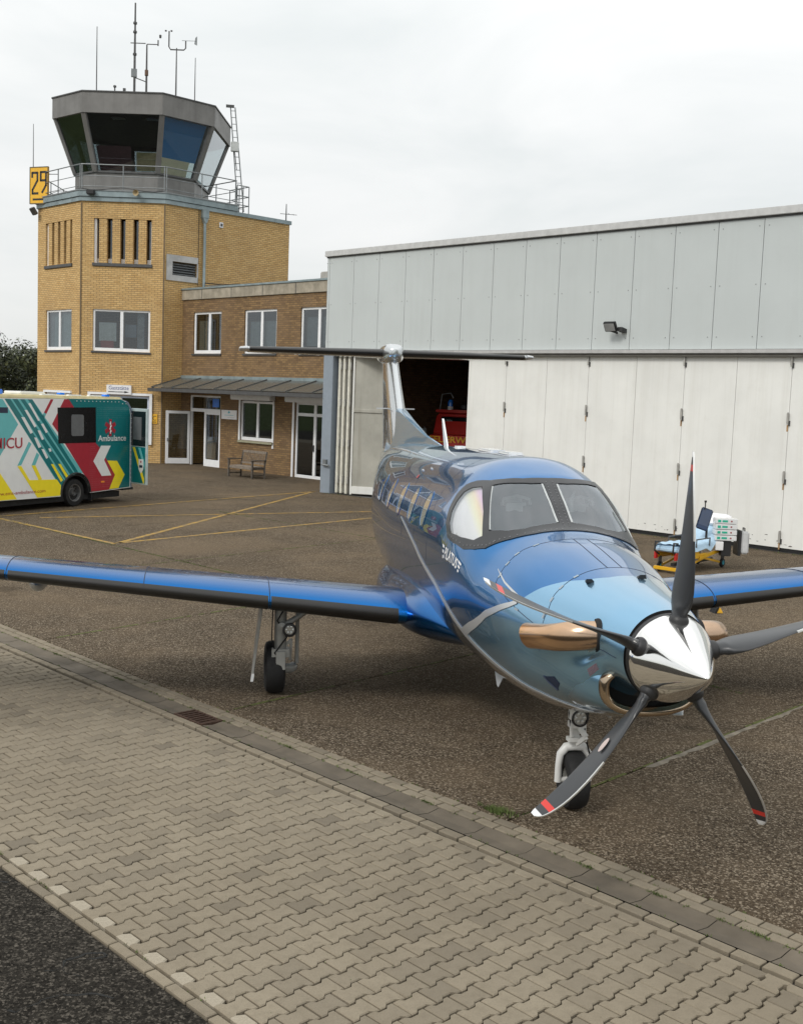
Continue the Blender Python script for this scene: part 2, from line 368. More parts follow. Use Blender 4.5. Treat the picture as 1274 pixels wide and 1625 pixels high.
# apron: concrete slabs cut along measured joints
def clip(poly,P,n,s):
    out=[]
    for i,a in enumerate(poly):
        b=poly[(i+1)%len(poly)]; da=(a-P).dot(n)*s; db=(b-P).dot(n)*s
        if da>=0: out.append(a)
        if da*db<0: out.append(a+(b-a)*(da/(da-db)))
    return out
apron=empty('apron',(0,0,0),kind='structure')
JL=[((.22,2.75),37.4),((-2.7,5.27),39.3),((-4.95,8.64),42),((-4.11,15.09),42),((3.6,-1.2),37)]
JL+= [((-9.0-2.9*k,17.6+3.9*k),41) for k in range(0,9)]
polys=[[PP(-70,.675),PP(33,.675),PP(33,58),PP(-70,58)]]
lines=[(Vector((x,y,0)),Vector((math.cos(R_(a)),math.sin(R_(a)),0))) for (x,y),a in JL]
lines+=[(PP(0,5.84),dP),(PP(0,11.62),dP),(PP(0,17.4),dP),(PP(0,23.2),dP),(PP(0,29),dP)]
for P,d in lines:
    n=Vector((-d.y,d.x,0)); np_=[]
    for po in polys:
        for s in (1,-1):
            c=clip(po,P+n*.012*s,n,s)
            if len(c)>2: np_.append(c)
    polys=np_
for po in polys:
    ar=sum((po[i].x*po[(i+1)%len(po)].y-po[(i+1)%len(po)].x*po[i].y) for i in range(len(po)))/2
    if abs(ar)<.3: continue
    z=random.uniform(-.003,.003)
    c=sum(po,Vector())/len(po)
    mb=MB(); k=len(po); top=[q+UP*z for q in po]; inn=[q+(c-q).normalized()*.012+UP*z for q in po]; low=[q-UP*.04 for q in po]
    mb.v+=[tuple(q) for q in inn]+[tuple(q-UP*.008) for q in top]+[tuple(q) for q in low]
    mb.face(range(k))
    for i in range(k):
        j=(i+1)%k; mb.face((i,k+i,k+j,j)); mb.face((k+i,2*k+i,2*k+j,k+j))
    mb.build('slab',apron_m,apron)
# yellow painted lines
def paintline(a,b,w,z=.006,m_=None,nm='painted_line'):
    a=Vector(a);b=Vector(b); d=(b-a).normalized(); n=Vector((-d.y,d.x,0))*w/2
    MB().poly([a-n+UP*z,b-n+UP*z,b+n+UP*z,a+n+UP*z]).build(nm,m_,kind='structure')
m_,nt_,b_=nodes('worn_yellow_line'); g=noise(nt_,5,8,.75)
c_=mixc(nt_,ramp(nt_,g,[(.42,0.0),(.60,.92)]),(.42,.25,.035),(.12,.10,.075)); nt_.links.new(c_,b_.inputs['Base Color']); b_.inputs['Roughness'].default_value=.8
YL=m_
for a,b in (((-8.4,22.2,0),(.25,31.7,0)),((-8.06,21.95,0),(-5.0,17.75,0)),((-5.0,17.8,0),(.25,31.75,0)),((-4.96,17.9,0),(1.19,23.84,0)),((-7.2,22.3,0),(1.41,25.5,0)),((1.19,23.84,0),(4.0,26.5,0))):
    paintline(a,b,.12,m_=YL)
# pavers ---------------------------------------------------------------
def pavmat(name,attr):
    m,nt,b=nodes(name)
    if attr: a=NN(nt,'ShaderNodeAttribute',attribute_name='tone'); r=a.outputs['Fac']
    else: r=NN(nt,'ShaderNodeObjectInfo').outputs['Random']
    c=ramp(nt,r,[(0,(.175,.150,.115)),(.10,(.215,.184,.139)),(.4,(.246,.210,.157)),(.8,(.258,.220,.164)),(1,(.278,.238,.178))])
    tcn=NN(nt,'ShaderNodeNewGeometry'); v=tcn.outputs['Position']
    n1=noise(nt,.6,5,.6,vec=v); n2_=noise(nt,11,6,.7,vec=v); n3_=noise(nt,90,3,.8,vec=v)
    c=mixc(nt,ramp(nt,n1,[(.35,0.0),(.7,.40)]),c,(.165,.136,.096))
    c=mixc(nt,ramp(nt,n2_,[(.45,0.0),(.75,.40)]),c,(.135,.112,.080))
    c=mixc(nt,ramp(nt,n3_,[(.35,.35),(.5,0.0),(.62,0.0),(.75,.25)]),c,(.14,.125,.10))
    nt.links.new(c,b.inputs['Base Color']); b.inputs['Roughness'].default_value=.9; b.inputs['Specular IOR Level'].default_value=.10
    bump(nt,b,math_(nt,'ADD',n3_,n2_),.5,.004); return m
PMi=pavmat('paver_concrete',False); PMa=pavmat('paver_concrete_far',True)
Lb,RP=.19,.1445; g_=.0068
def outline(kind,W_=None):
    w1,w2=RP/2+.0115-g_,RP/2-.0115-g_; h=Lb/2-g_*.8
    if kind=='H': return [(-h,-w1),(-h*.62,-w1),(-h*.38,-w2),(h*.38,-w2),(h*.62,-w1),(h,-w1),(h,w1),(h*.62,w1),(h*.38,w2),(-h*.38,w2),(-h*.62,w1),(-h,w1)]
    if kind=='half': h2=Lb/4-g_*.8; return [(-h2,-w1),(0,-w1),(h2,-w2),(h2,w2),(0,w1),(-h2,w1)]
    if kind=='halfr': return [(-x,y) for x,y in outline('half')][::-1]
    return [(-W_[1]/2+g_,-W_[0]/2+g_),(W_[1]/2-g_,-W_[0]/2+g_),(W_[1]/2-g_,W_[0]/2-g_),(-W_[1]/2+g_,W_[0]/2-g_)]
def blockgeo(ol,bev=.006):
    k=len(ol); cx=sum(x for x,_ in ol)/k; cy=sum(y for _,y in ol)/k; V=[]
    for x,y in ol: V.append((x-math.copysign(bev,x-cx),y-math.copysign(bev,y-cy),0))
    for x,y in ol: V.append((x,y,-bev))
    for x,y in ol: V.append((x,y,-.03))
    F=[tuple(range(k))]
    for i in range(k):
        j=(i+1)%k; F.append((i,k+i,k+j,j)); F.append((k+i,2*k+i,2*k+j,k+j))
    return V,F
geo={k:blockgeo(outline(k)) for k in ('H','half','halfr')}
# local x -> nP, local y -> -dP (so that the frame is right handed)
B=[] # (kind, a, b, forced tone or None)
a0,a1=-14.5,2.6; row=0; a=a0
nb0,nb1=-2.605,.055
while a<a1:
    b=nb0
    if row%2:
        B.append(('half',a,b+Lb/4,1)); b+=Lb/2
    while b+Lb<=nb1+.005: B.append(('H',a,b+Lb/2,None)); b+=Lb
    if nb1-b>.06: B.append(('halfr',a,b+Lb/4,None))
    a+=RP; row+=1
geo['edge']=blockgeo(outline('r',(.205,.078))); geo['edger']=blockgeo(outline('r',(.205,.098)))
geo['kerb']=blockgeo(outline('r',(.205,.102)))
a=a0
while a<a1:
    B.append(('edge',a+.07,-2.655,None)); B.append(('edger',a+.02,.145,None))
    B.append(('kerb',a+.05,.512,None)); B.append(('kerb',a+.15,.618,None)); a+=.205
def dist(it):
    q=PP(it[1],it[2]); 
    v=q-CAMP; dpt=v.dot(fw)
    if dpt<.5: return 99
    X=v.dot(r2)/dpt*FPX; Y=-v.dot(u2)/dpt*FPX
    return dpt if (abs(X)<660 and abs(Y)<835) else 50+dpt
B.sort(key=dist)
pave=empty('paved_strip',(0,0,0),kind='structure')
meshes={}
for kk,(V,F) in geo.items():
    me=bpy.data.meshes.new('paver'); me.from_pydata(V,[],F); me.materials.append(PMi); me.update(); meshes[kk]=me
lightp=mat('new_pale_paver',(.315,.275,.21),.9,var=.12,scale=60,bmp=.3)
for kk in ('half',):
    me=meshes[kk].copy(); me.materials.clear(); me.materials.append(lightp); meshes['halfw']=me
Rm=Matrix((nP,-dP,UP)).transposed()
VV,FF,TT=[],[],[]
for i,(kk,a,b,t) in enumerate(B):
    yaw=random.gauss(0,.006); z=random.gauss(0,.0012); q=PP(a+random.gauss(0,.0012),b+random.gauss(0,.001),z)
    M=Rm@Matrix.Rotation(yaw,3,'Z')@Matrix.Rotation(random.gauss(0,.004),3,'X')
    if i<296:
        o=bpy.data.objects.new('paver',meshes['halfw' if kk=='half' else kk]); C.objects.link(o); o.parent=pave
        o.matrix_world=Matrix.Translation(q)@M.to_4x4()
    else:
        V,F=geo[kk]; b0=len(VV); VV+=[tuple(M@Vector(v)+q) for v in V]; FF+=[tuple(b0+j for j in f) for f in F]
        tone=random.random() if kk!='half' else 1.0
        TT+=[tone]*len(F)
me=bpy.data.meshes.new('paver_field'); me.from_pydata(VV,[],FF); me.materials.append(PMa)
at=me.attributes.new('tone','FLOAT','FACE'); at.data.foreach_set('value',TT); me.update()
o=bpy.data.objects.new('paver_field',me); C.objects.link(o); o.parent=pave; o['kind']='stuff'
# strips of the same paving continuing out of sight
for nm,b0,b1,z,mm in (('paving_end',-2.69,.67,-.004,PMi),):
    for a,e in ((-75,a0-.08),(a1+.05,35)): MB().poly([PP(a,b0,z),PP(e,b0,z),PP(e,b1,z),PP(a,b1,z)]).build(nm,PMa,pave)
# gutter slabs
k=-29
while k<6:
    x0=k*.5-.11; 
    if k!=-12:
        mb=MB(); mb.v+=[]; P=[(x0+.004,.203),(x0+.496,.203),(x0+.496,.455),(x0+.004,.455)]
        dz=random.uniform(-.002,.002)
        mb.poly([PP(x0+.003,.203,-.006+dz),PP(x0+.497,.203,-.006+dz),PP(x0+.497,.33,-.022+dz),PP(x0+.003,.33,-.022+dz)])
        mb.poly([PP(x0+.003,.33,-.022+dz),PP(x0+.497,.33,-.022+dz),PP(x0+.497,.455,-.006+dz),PP(x0+.003,.455,-.006+dz)])
        mb.build('gutter_slab',gut_m,pave)
    k+=1
# drain grate
rust=mat('rusty_iron',(.075,.042,.028),.8,.3,var=.35,scale=25,bmp=.4)
gr=empty('drain_grate',PP(-5.86,.33,0),label='rusty brown slotted drain grate set in the concrete gutter of the paved strip',cat='drain grate')
mb=MB()
for a,b,c,d in ((-6.105,-5.615,.205,.225),(-6.105,-5.615,.435,.455),(-6.105,-6.08,.225,.435),(-5.64,-5.615,.225,.435)):
    mb.prism([(a,c),(b,c),(b,d),(a,d)],lambda x,y:PP(x,y,.002),lambda x,y:PP(x,y,-.03))
mb.build('rim',rust,gr)
for i in range(7):
    x=-6.045+i*.0615; MB().prism([(x,.225),(x+.024,.225),(x+.024,.435),(x,.435)],lambda a,b:PP(a,b,.000),lambda a,b:PP(a,b,-.025)).build('bar',rust,gr)
# weeds and moss in the joints
mb=MB()
def tuft(P,n,h):
    for _ in range(n):
        a=random.uniform(0,2*PI); r=random.uniform(0,.03); q=P+Vector((math.cos(a)*r,math.sin(a)*r,0)); l=h*random.uniform(.4,1); b=random.uniform(0,2*PI); w=.004
        d=Vector((math.cos(b),math.sin(b),0)); t=Vector((-d.y,d.x,0))*w
        mb.poly([q-t,q+t,q+d*l*.6+UP*l])
for _ in range(420):
    tuft(PP(random.uniform(-12,1.5),random.choice((.459,.459,.459,.565,.672,.2,-2.61))+random.uniform(-.006,.006),-.006),random.randint(3,9),.018)
for a in (-2.75,-1.15,-.55,-3.7,.15,-4.6,-7.6,-9.1): 
    for _ in range(14): tuft(PP(a+random.gauss(0,.05),.459+random.gauss(0,.006),-.006),7,.016)
for P,d in lines[:4]:
    for _ in range(420):
        t=random.uniform(-1.5,9); q=P+d*t; 
        if q.dot(nP)<.68: continue
        tuft(q+Vector((0,0,-.015))+Vector((random.gauss(0,.02),random.gauss(0,.02),0)),5,.02)
for _ in range(60): tuft(PP(-2.25+random.gauss(0,.06),.70+abs(random.gauss(0,.05)),0),8,.045)
for _ in range(1300):
    t=random.uniform(-24,-3); q=PP(t,5.84+random.gauss(0,.02),-.01); tuft(q,5,.035)
for _ in range(500):
    q=PP(random.uniform(-22,-8),11.62+random.gauss(0,.02),-.01); tuft(q,4,.04)
for _ in range(300): tuft(PP(random.uniform(-6,1),random.uniform(-2.5,0),-.006),1,.012)
for _ in range(260): 
    q=FH(random.uniform(-12,10),.12+random.random()*.08,0); tuft(q,5,.06)
mb.build('joint_weeds',mat('weed_green',(.085,.115,.028),.85,var=.4,scale=3),kind='stuff',fix=False)
pale=mat('pale_joint_mortar',(.20,.172,.132),.9,var=.3,scale=9,bmp=.4)
for i,(P,d) in enumerate(lines[:1]):
    n=Vector((-d.y,d.x,0)); mb=MB(); t=-.2; w0=.03
    while t<10:
        l=random.uniform(.06,.16); w1=min(.075,max(0,w0+random.gauss(0,.022)))
        q=P+d*t
        if q.dot(nP)>.70 and w0>.012 and w1>.012: mb.poly([q-n*.013+UP*.0042,q+d*l-n*.013+UP*.0042,q+d*l-n*(.013+w1)+UP*.0042,q-n*(.013+w0)+UP*.0042])
        w0=w1; t+=l
    mb.build('joint_mortar',pale,kind='stuff',fix=False)
# moss lines inside the joints
for i,(P,d) in enumerate(lines[:4]):
    n=Vector((-d.y,d.x,0)); mb=MB(); t=-.3
    while t<9:
        l=random.uniform(.05,.3); w=random.uniform(.008,.028); q=P+d*t
        if q.dot(nP)>.69 and random.random()<.8: mb.poly([q-n*w+UP*.0045,q+d*l-n*w*.7+UP*.0045,q+d*l+n*w+UP*.0045,q+n*w*.8+UP*.0045])
        t+=l*random.uniform(.8,1.4)
    mb.build('moss',mossm,kind='stuff',fix=False)
# ============================================================ control tower
ZT=11.08
tw=empty('control_tower',F2(-1.78,-4,0),label='yellow brick airport control tower with a glazed octagonal cab and white framed windows',cat='control tower')
F3b=Fr(F3(6.77,0,0),-dH*-1,nH) # not used for openings
wall('wall',F1,-3.91,0,-.2,ZT,[(-3.18,-.79,8.50,10.37),(-3.12,-.78,4.78,6.55),(-3.12,-.78,.9,2.9)],YB,tw)
wall('wall',F2,-3.555,0,-.2,ZT,[(-3.02,-.55,8.50,10.38),(-3.03,-.55,4.77,6.55),(-3.05,-.54,.9,2.88)],YB,tw)
wall('wall',F3,0,6.77,-.2,ZT,[(.4,1.66,8.14,8.72)],YB,tw,depth=.3)
P34=F3(6.77,0,0); Fb=Fr(P34,-dH,-nH)       # rear-right wall, going back
wall('wall',Fr(P34,n3,-d3),0,6,-.2,ZT,[],YB,tw)
P01=F1(-3.91,0,0); n1v=(P34+n3*8.5-P01)
wall('wall',Fr(P01,n2,d2),0,3.9,-.2,ZT,[],YB,tw)
Pb0,Pb1=P01+n2*3.9,P34+n3*6; wall('wall',Fr(Pb0,(Pb1-Pb0).normalized(),n2),0,(Pb1-Pb0).length,-.2,ZT,[],YB,tw)
top=[P01,C12,C23,P34,Pb1,Pb0]
mb=MB(); mb.poly([q+UP*(ZT-.02) for q in top]); mb.build('roof',darkg,tw)
# floors inside (keeps rooms dark as they are)
for z in (3.6,7.4): MB().poly([q+UP*z for q in top]).build('floor_slab',inter,tw)
# brick piers in the two slatted openings, concrete sills, dark backing
for F,a,b,z0,z1 in ((F1,-3.18,-.79,8.5,10.37),(F2,-3.02,-.55,8.5,10.38)):
    n=4; gap=(b-a)/(n+.55*(n+1))*.62; w=(b-a-gap*(n+1))/n
    for i in range(n):
        x=a+gap+i*(w+gap); mb=MB()
        for (t0,o0,t1,o1) in ((x,-.02,x+w,-.02),(x,-.26,x,-.02),(x+w,-.02,x+w,-.26)):
            mb.poly([F(t0,o0,z0),F(t1,o1,z0),F(t1,o1,z1),F(t0,o0,z1)],[(t0+o0,z0),(t1+o1+(.0 if t0!=t1 else .24),z0),(t1+o1+(.0 if t0!=t1 else .24),z1),(t0+o0,z1)])
        mb.build('brick_pier',YB,tw,fix=False)
    fbox(MB(),F,a-.05,b+.05,-.2,.06,z0-.13,z0-.002).build('sill',darkg,tw,bevel=.008)
    g=MB(); fbox(g,F,a,b,-.36,-.32,z0,z1); g.build('window_band',GLb,tw)
    fbox(MB(),F,a,b,-.34,-.28,z0,z0+.22).build('window_base',whitef,tw)
    fbox(MB(),F,a,a+.10,-.30,-.10,z0,z1).build('window_jamb',whitef,tw); fbox(MB(),F,b-.06,b,-.30,-.20,z0,z1).build('window_jamb',whitef,tw)
window(F1,-3.12,-.78,4.78,6.55,tw); window(F1,-3.12,-.78,.9,2.9,tw)
w=window(F2,-3.03,-.55,4.77,6.55,tw,fr=.09); window(F2,-3.05,-.54,.9,2.88,tw,fm=mat('blue_white_frame',(.55,.62,.75),.3))
# projecting portal frame round the ground-floor window of the front facet
mb=MB(); fbox(mb,F2,-3.2,-.40,.0,.09,2.9,3.0); fbox(mb,F2,-3.2,-3.08,.0,.09,.8,2.9); fbox(mb,F2,-.52,-.40,.0,.09,.8,2.9)
mb.build('portal_frame',whitef,tw)
mb=MB(); fbox(mb,F1,-3.2,-.70,.0,.07,2.9,3.0); mb.build('portal_frame',whitef,tw)
# things seen in the front room: white sheet, red chair back, blinds
fbox(MB(),F2,-2.80,-2.05,-.20,-.18,5.2,6.0).build('pane_backing',mat('pale_blind',(.75,.78,.75),.7),tw)
fbox(MB(),F2,-2.72,-2.15,-.17,-.15,4.87,5.22).build('chair_back',mat('chair_red',(.45,.05,.05),.6),tw,bevel=.05)
for F,a,b in ((F1,-3.05,-2.75),(F2,-1.15,-.85)): fbox(MB(),F,a,b,-.24,-.22,4.85,6.5).build('curtain',mat('grey_curtain',(.30,.33,.34),.8,var=.3,scale=8),tw)
# brick expansion seams at the facet corners
for P_ in (C12,C23):
    mb=MB(); mb.box(P_+UP*5.4-n2*.004+Vector((0,0,0)),(.05,.05,11.2),Matrix.Rotation(-(H0-q4),3,'Z')); mb.build('corner_joint',mat('seam_dark',(.16,.12,.075),.9),tw)
# louvre vent on the right facet
mb=MB(); fbox(mb,F3,.11,1.70,.003,.05,8.72,8.99); fbox(mb,F3,.11,1.70,.003,.05,7.90,8.14); fbox(mb,F3,.11,.40,.003,.05,8.14,8.72); fbox(mb,F3,1.66,1.72,.003,.05,8.14,8.72)
lv=mb.build('vent_frame',mat('vent_frame_paint',(.46,.46,.45),.7,var=.15,scale=3,dirt=.4),tw)
for i in range(5):
    b=len(lv.data.vertices); m_=MB(); z=8.19+i*.105
    m_.poly([F3(.4,-.02,z),F3(1.66,-.02,z),F3(1.66,-.14,z+.085),F3(.4,-.14,z+.085)]).poly([F3(.4,-.02,z-.012),F3(1.66,-.02,z-.012),F3(1.66,-.02,z),F3(.4,-.02,z)])
    m_.build('slat',rail,lv,local=True,fix=False)
g=MB(); g.poly([F3(.4,-.25,8.14),F3(1.66,-.25,8.14),F3(1.66,-.25,8.72),F3(.4,-.25,8.72)]); g.build('backing',blackp,tw)
fbox(MB(),F3,2.80,3.0,.003,.05,10.45,10.68).build('small_vent',whitef,tw,bevel=.01)
fbox(MB(),F3,2.84,2.96,.05,.056,10.5,10.63).build('small_vent_grille',darkg,tw)
# zinc fascia + gutter around the tower top, thicker walkway deck on the front facets
def offs(poly,d):
    n=len(poly); out=[]
    ctr=sum(poly,Vector())/n
    for i in range(n):
        a,b,c=poly[i-1],poly[i],poly[(i+1)%n]; e1=(b-a).normalized(); e2=(c-b).normalized()
        m1=Vector((-e1.y,e1.x,0)); m2=Vector((-e2.y,e2.x,0))
        if m1.dot(ctr-a)<0: m1=-m1
        if m2.dot(ctr-b)<0: m2=-m2
        k=m1.dot(m2); out.append(b+(m1+m2)*(d/(1+k)))
    return out
def ring(name,poly,oo,oi,z0,z1,m_,par,**k):
    a=offs(poly,-oo); b=offs(poly,-oi); n=len(poly); mb=MB()
    mb.v=[tuple(q+UP*z) for z in (z0,z1) for P in (a,b) for q in P]
    for i in range(n):
        j=(i+1)%n; A0,B0,A1,B1=0,n,2*n,3*n
        mb.face((A0+i,A0+j,A1+j,A1+i)); mb.face((B0+i,B0+j,B1+j,B1+i)); mb.face((A1+i,A1+j,B1+j,B1+i)); mb.face((A0+i,A0+j,B0+j,B0+i))
    return mb.build(name,m_,par,**k)
ring('fascia',top,.07,-.25,ZT,ZT+.17,zinc,tw)
deck=[P01,C12,C23,F3(3.6,0,0),F3(3.6,-4.6,0),P01+n2*3.9]
mb=MB(); dk=offs(deck,-.12)
for z in (ZT+.16,ZT+.48): pass
mb.v=[tuple(q+UP*z) for z in (ZT+.19,ZT+.44) for q in dk]; n=len(dk)
mb.face(range(n)); mb.face(range(n,2*n))
for i in range(n): mb.face((i,(i+1)%n,n+(i+1)%n,n+i))
mb.build('walkway_deck',zinc,tw)
ring('deck_edge',deck,.15,.0,ZT+.42,ZT+.47,rail,tw)
# railing: posts and three rails along the deck edge
rp=offs(deck,-.06)
seg=[(rp[0],rp[1]),(rp[1],rp[2]),(rp[2],rp[3]),(rp[3],rp[4]),(rp[0],rp[5])]
for a,b in seg:
    for z,r in ((ZT+1.52,.024),(ZT+1.05,.016),(ZT+.62,.016)):
        MB().tube([a+UP*z,b+UP*z],r,8).build('rail_bar',rail,tw,smooth=True)
    n=max(1,round((b-a).length/1.75))
    for i in range(n+1):
        q=a+(b-a)*i/n+ (b-a).normalized()*(.05 if i==0 else (-.05 if i==n else 0)); MB().tube([q+UP*(ZT+.4),q+UP*(ZT+1.52)],.024,8).build('rail_post',rail,tw,smooth=True)
# right end railing stub seen against the sky
a=F3(3.7,.06,0); b=F3(4.35,.06,0); c=F3(4.35,-1.4,0)
for P,Q in ((a,b),(b,c)):
    for z in (ZT+1.35,ZT+.9,ZT+.5): MB().tube([P+UP*z,Q+UP*z],.02,8).build('rail_bar',rail,tw)
for q in (a,(a+b)/2,b,(b+c)/2,c): MB().tube([q+UP*(ZT+.15),q+UP*(ZT+1.35)],.022,8).build('rail_post',rail,tw)
# cab
ct=[Vector(q+(0,)) for q in ((-10.30,46.55),(-8.90,44.92),(-5.63,44.32),(-3.55,45.80),(-2.86,49.6),(-4.2,51.7),(-7.45,52.2),(-9.9,50.6))]
cb=offs(ct,.80); Z0,Z1,Z2=12.50,14.78,15.62
cb2=offs(ct,.84)
ring('cab_base',cb,0,-.1,ZT+.4,Z0,cabg,tw)
ring('cab_sill',cb,.07,-.12,Z0-.05,Z0+.03,darkg,tw)
fas=offs(ct,-.10)
ring('roof_fascia',ct,.12,-.2,Z1-.02,Z2,cabg,tw)
ring('roof_cap',ct,.16,-.25,Z2-.005,Z2+.045,darkg,tw)
MB().poly([q+UP*(Z1+.1) for q in ct]).build('cab_ceiling',darkg,tw); MB().poly([q+UP*(Z2-.06) for q in ct]).build('cab_roof',darkg,tw)
MB().poly([q+UP*(Z0-.3) for q in cb]).build('cab_floor',dark,tw)
cg=glass('cab_glass',(.20,.21,.22),.05); cgb=glass('cab_glass_clear',(.62,.70,.70),.10)
for i in range(8):
    j=(i+1)%8; mb=MB(); mb.bar(cb[i]+UP*Z0,ct[i]+UP*Z1,.22 if i in (1,2,3) else .18,.16).build('mullion',cabg,tw)
    pi,pj,qi,qj=cb[i]+UP*Z0,cb[j]+UP*Z0,ct[i]+UP*Z1,ct[j]+UP*Z1
    n_=(pj-pi).cross(qi-pi).normalized()*.012
    mb=MB(); mb.v=[tuple(q+s*n_) for s in (-1,1) for q in (pi,pj,qj,qi)]
    for f in ((0,1,2,3),(4,5,6,7),(0,1,5,4),(1,2,6,5),(2,3,7,6),(3,0,4,7)): mb.face(f)
    mb.build('cab_pane',cgb if i in (3,4,5,6,7) else cg,tw)
# inside the cab: coloured panels painting sky reflections, pink blinds, desk, monitors
def pane_backing(i,u0,u1,v0,v1,m_,ins=.10):
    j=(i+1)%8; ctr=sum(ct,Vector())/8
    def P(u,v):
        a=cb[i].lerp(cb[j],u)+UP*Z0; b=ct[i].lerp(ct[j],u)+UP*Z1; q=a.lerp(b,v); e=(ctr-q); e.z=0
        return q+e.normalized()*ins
    MB().poly([P(u0,v0),P(u1,v0),P(u1,v1),P(u0,v1)]).build('cab_colour_panel',m_,tw,fix=False)
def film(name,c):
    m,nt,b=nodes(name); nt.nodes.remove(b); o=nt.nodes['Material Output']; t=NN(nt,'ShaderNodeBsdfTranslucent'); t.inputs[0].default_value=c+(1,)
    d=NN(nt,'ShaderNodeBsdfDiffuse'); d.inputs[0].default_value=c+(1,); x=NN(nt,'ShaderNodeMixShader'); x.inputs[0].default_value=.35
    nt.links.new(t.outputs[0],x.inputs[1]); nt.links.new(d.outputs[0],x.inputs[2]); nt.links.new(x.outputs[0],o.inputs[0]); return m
blueF=film('blue_sky_reflection',(.07,.28,.62)); creamF=film('cream_sky_reflection',(.86,.85,.60)); pinkF=film('pink_sun_film',(.55,.33,.36))
for mm_ in (blueF,creamF): pass
GLc=glass('tinted_cab_pane',(.93,.93,.93),.02); 
for o_ in [x for x in tw.children if x.name.startswith('cab_pane')][2:3]: o_.data.materials[0]=GLc
pane_backing(2,.02,.92,.30,.99,blueF); pane_backing(2,.02,.78,.02,.30,creamF); pane_backing(1,.66,.97,.04,.36,mat('painted_cream_sky',(.80,.78,.36),.6)); pane_backing(1,.06,.58,.03,.46,mat('dull_pink_screen',(.24,.13,.13),.7))  # blue and cream panels carry reflected sky and sky beyond as colour
for o_ in [x for x in tw.children if x.name.startswith('cab_pane')][1:2]: o_.data.materials[0]=glass('front_cab_pane',(.55,.56,.58),.03)
for u in (-3.0,-2.4,-1.2): 
    q=F2(u,-1.5,12.55); MB().box(q,(.32,.05,.22),Matrix.Rotation(-(H0-q4),3,'Z')).build('monitor',blackp,tw)
for u in (-2.4,-.9): fbox(MB(),F2,u-.28,u+.28,-1.6,-1.2,Z1+.07,Z1+.095).build('ceiling_panel',whitef,tw)
# rooftop downpipe with hopper
dp=MB(); fbox(dp,F3,1.82,2.12,.02,.22,ZT-.35,ZT+.02); dp.prism([(1.84,ZT-.36),(2.10,ZT-.36),(2.02,ZT-.56),(1.92,ZT-.56)],lambda t,z:F3(t,.21,z),lambda t,z:F3(t,.03,z))
dp.tube([F3(1.97,.12,ZT-.5),F3(1.97,.12,7.75),F3(1.98,.15,7.6)],.065,10); dp.build('downpipe',zinc,tw,smooth=True)
MB().tube([F3(1.72,.03,ZT),F3(1.72,.03,7.8)],.012,6).build('cable',blackp,tw)
# lamp, horn, searchlight on the deck edge
mb=MB(); mb.box(F2(-3.1,.26,ZT+.33),(.34,.22,.2),Matrix.Rotation(-(H0-q4),3,'Z')); mb.build('deck_lamp',blackp,tw,bevel=.03)
MB().lathe([(0,.03),(.05,.03),(.10,.2),(.13,.22),(.11,.2),(0,.10)],F2(-1.18,.1,ZT+.36),-n2,16).build('horn',mat('horn_beige',(.35,.27,.15),.5),tw,smooth=True)
mb=MB(); mb.box(F1(-3.75,.3,ZT-.15),(.3,.16,.34),Matrix.Rotation(-H0,3,'Z')@Matrix.Rotation(.6,3,'X')); mb.build('floodlight',darkg,tw,bevel=.02)
for u,v in ((0,1),(1,2)):
    a,b=rp[u],rp[v]; P=[a.lerp(b,k/8)+UP*(ZT+.5-.06*math.sin(k/8*PI*3))+(-n2)*.1 for k in range(9)]; MB().tube(P,.012,5).build('cable',blackp,tw)
# runway number sign, on its bracket at the left of the deck
SG=F1(-3.42,.22,ZT+.95); sx=Matrix.Rotation(-.42,3,'Z')@Vector((1,0,0)) 
sxx=Vector((math.cos(.5),-math.sin(.5),0)); sxx=Vector((.72,.1,0)).normalized(); sny=Vector((sxx.y,-sxx.x,0))
sxx=Vector((.88,-.30,0)).normalized(); sxx=dH.lerp(d2,.55).normalized(); sny=Vector((sxx.y,-sxx.x,0))
sg=empty('runway_sign',SG-UP*.8,label='yellow board with black number 29 underlined, on the left corner of the tower railing',cat='sign')
def SF(x,z,o=0): return SG+sxx*x+UP*(z-.8)+sny*o
mb=MB(); mb.prism([(-.50,0),(.50,0),(.50,1.62),(-.50,1.62)],lambda x,z:SF(x,z,0),lambda x,z:SF(x,z,-.08)); mb.build('board',yellow,sg,bevel=.012)
mb=MB()
for a,b,c,d in ((-.5,.5,0,.035),(-.5,.5,1.585,1.62),(-.5,-.465,.035,1.585),(.465,.5,.035,1.585)): mb.prism([(a,c),(b,c),(b,d),(a,d)],lambda x,z:SF(x,z,.012),lambda x,z:SF(x,z,.002))
mb.build('border',mat('sign_border',(.10,.09,.06),.5),sg)
mb=MB()
def stroke(P,w):
    for (a,b) in zip(P,P[1:]):
        a,b=Vector(a),Vector(b); d=(b-a).normalized(); n=Vector((-d.y,d.x))*w/2; a=a-d*w*.35; b=b+d*w*.35
        mb.poly([SF(*(a-n),.006),SF(*(b-n),.006),SF(*(b+n),.006),SF(*(a+n),.006)])
stroke([(-.36,1.18),(-.36,1.36),(-.08,1.36),(-.08,1.02),(-.34,.62),(-.34,.46),(-.06,.46)],.095)
stroke([(.38,1.02),(.10,1.02),(.10,1.38),(.38,1.38),(.38,.80),(.18,.50)],.095)
stroke([(-.30,.20),(.34,.20)],.085)
mb.build('numerals',signblk,sg,fix=False)
MB().tube([SF(.42,.4,-.1),SF(.9,.4,-.2)],.02,6).tube([SF(.42,1.3,-.1),SF(.9,1.3,-.2)],.02,6).build('bracket',rail,sg)
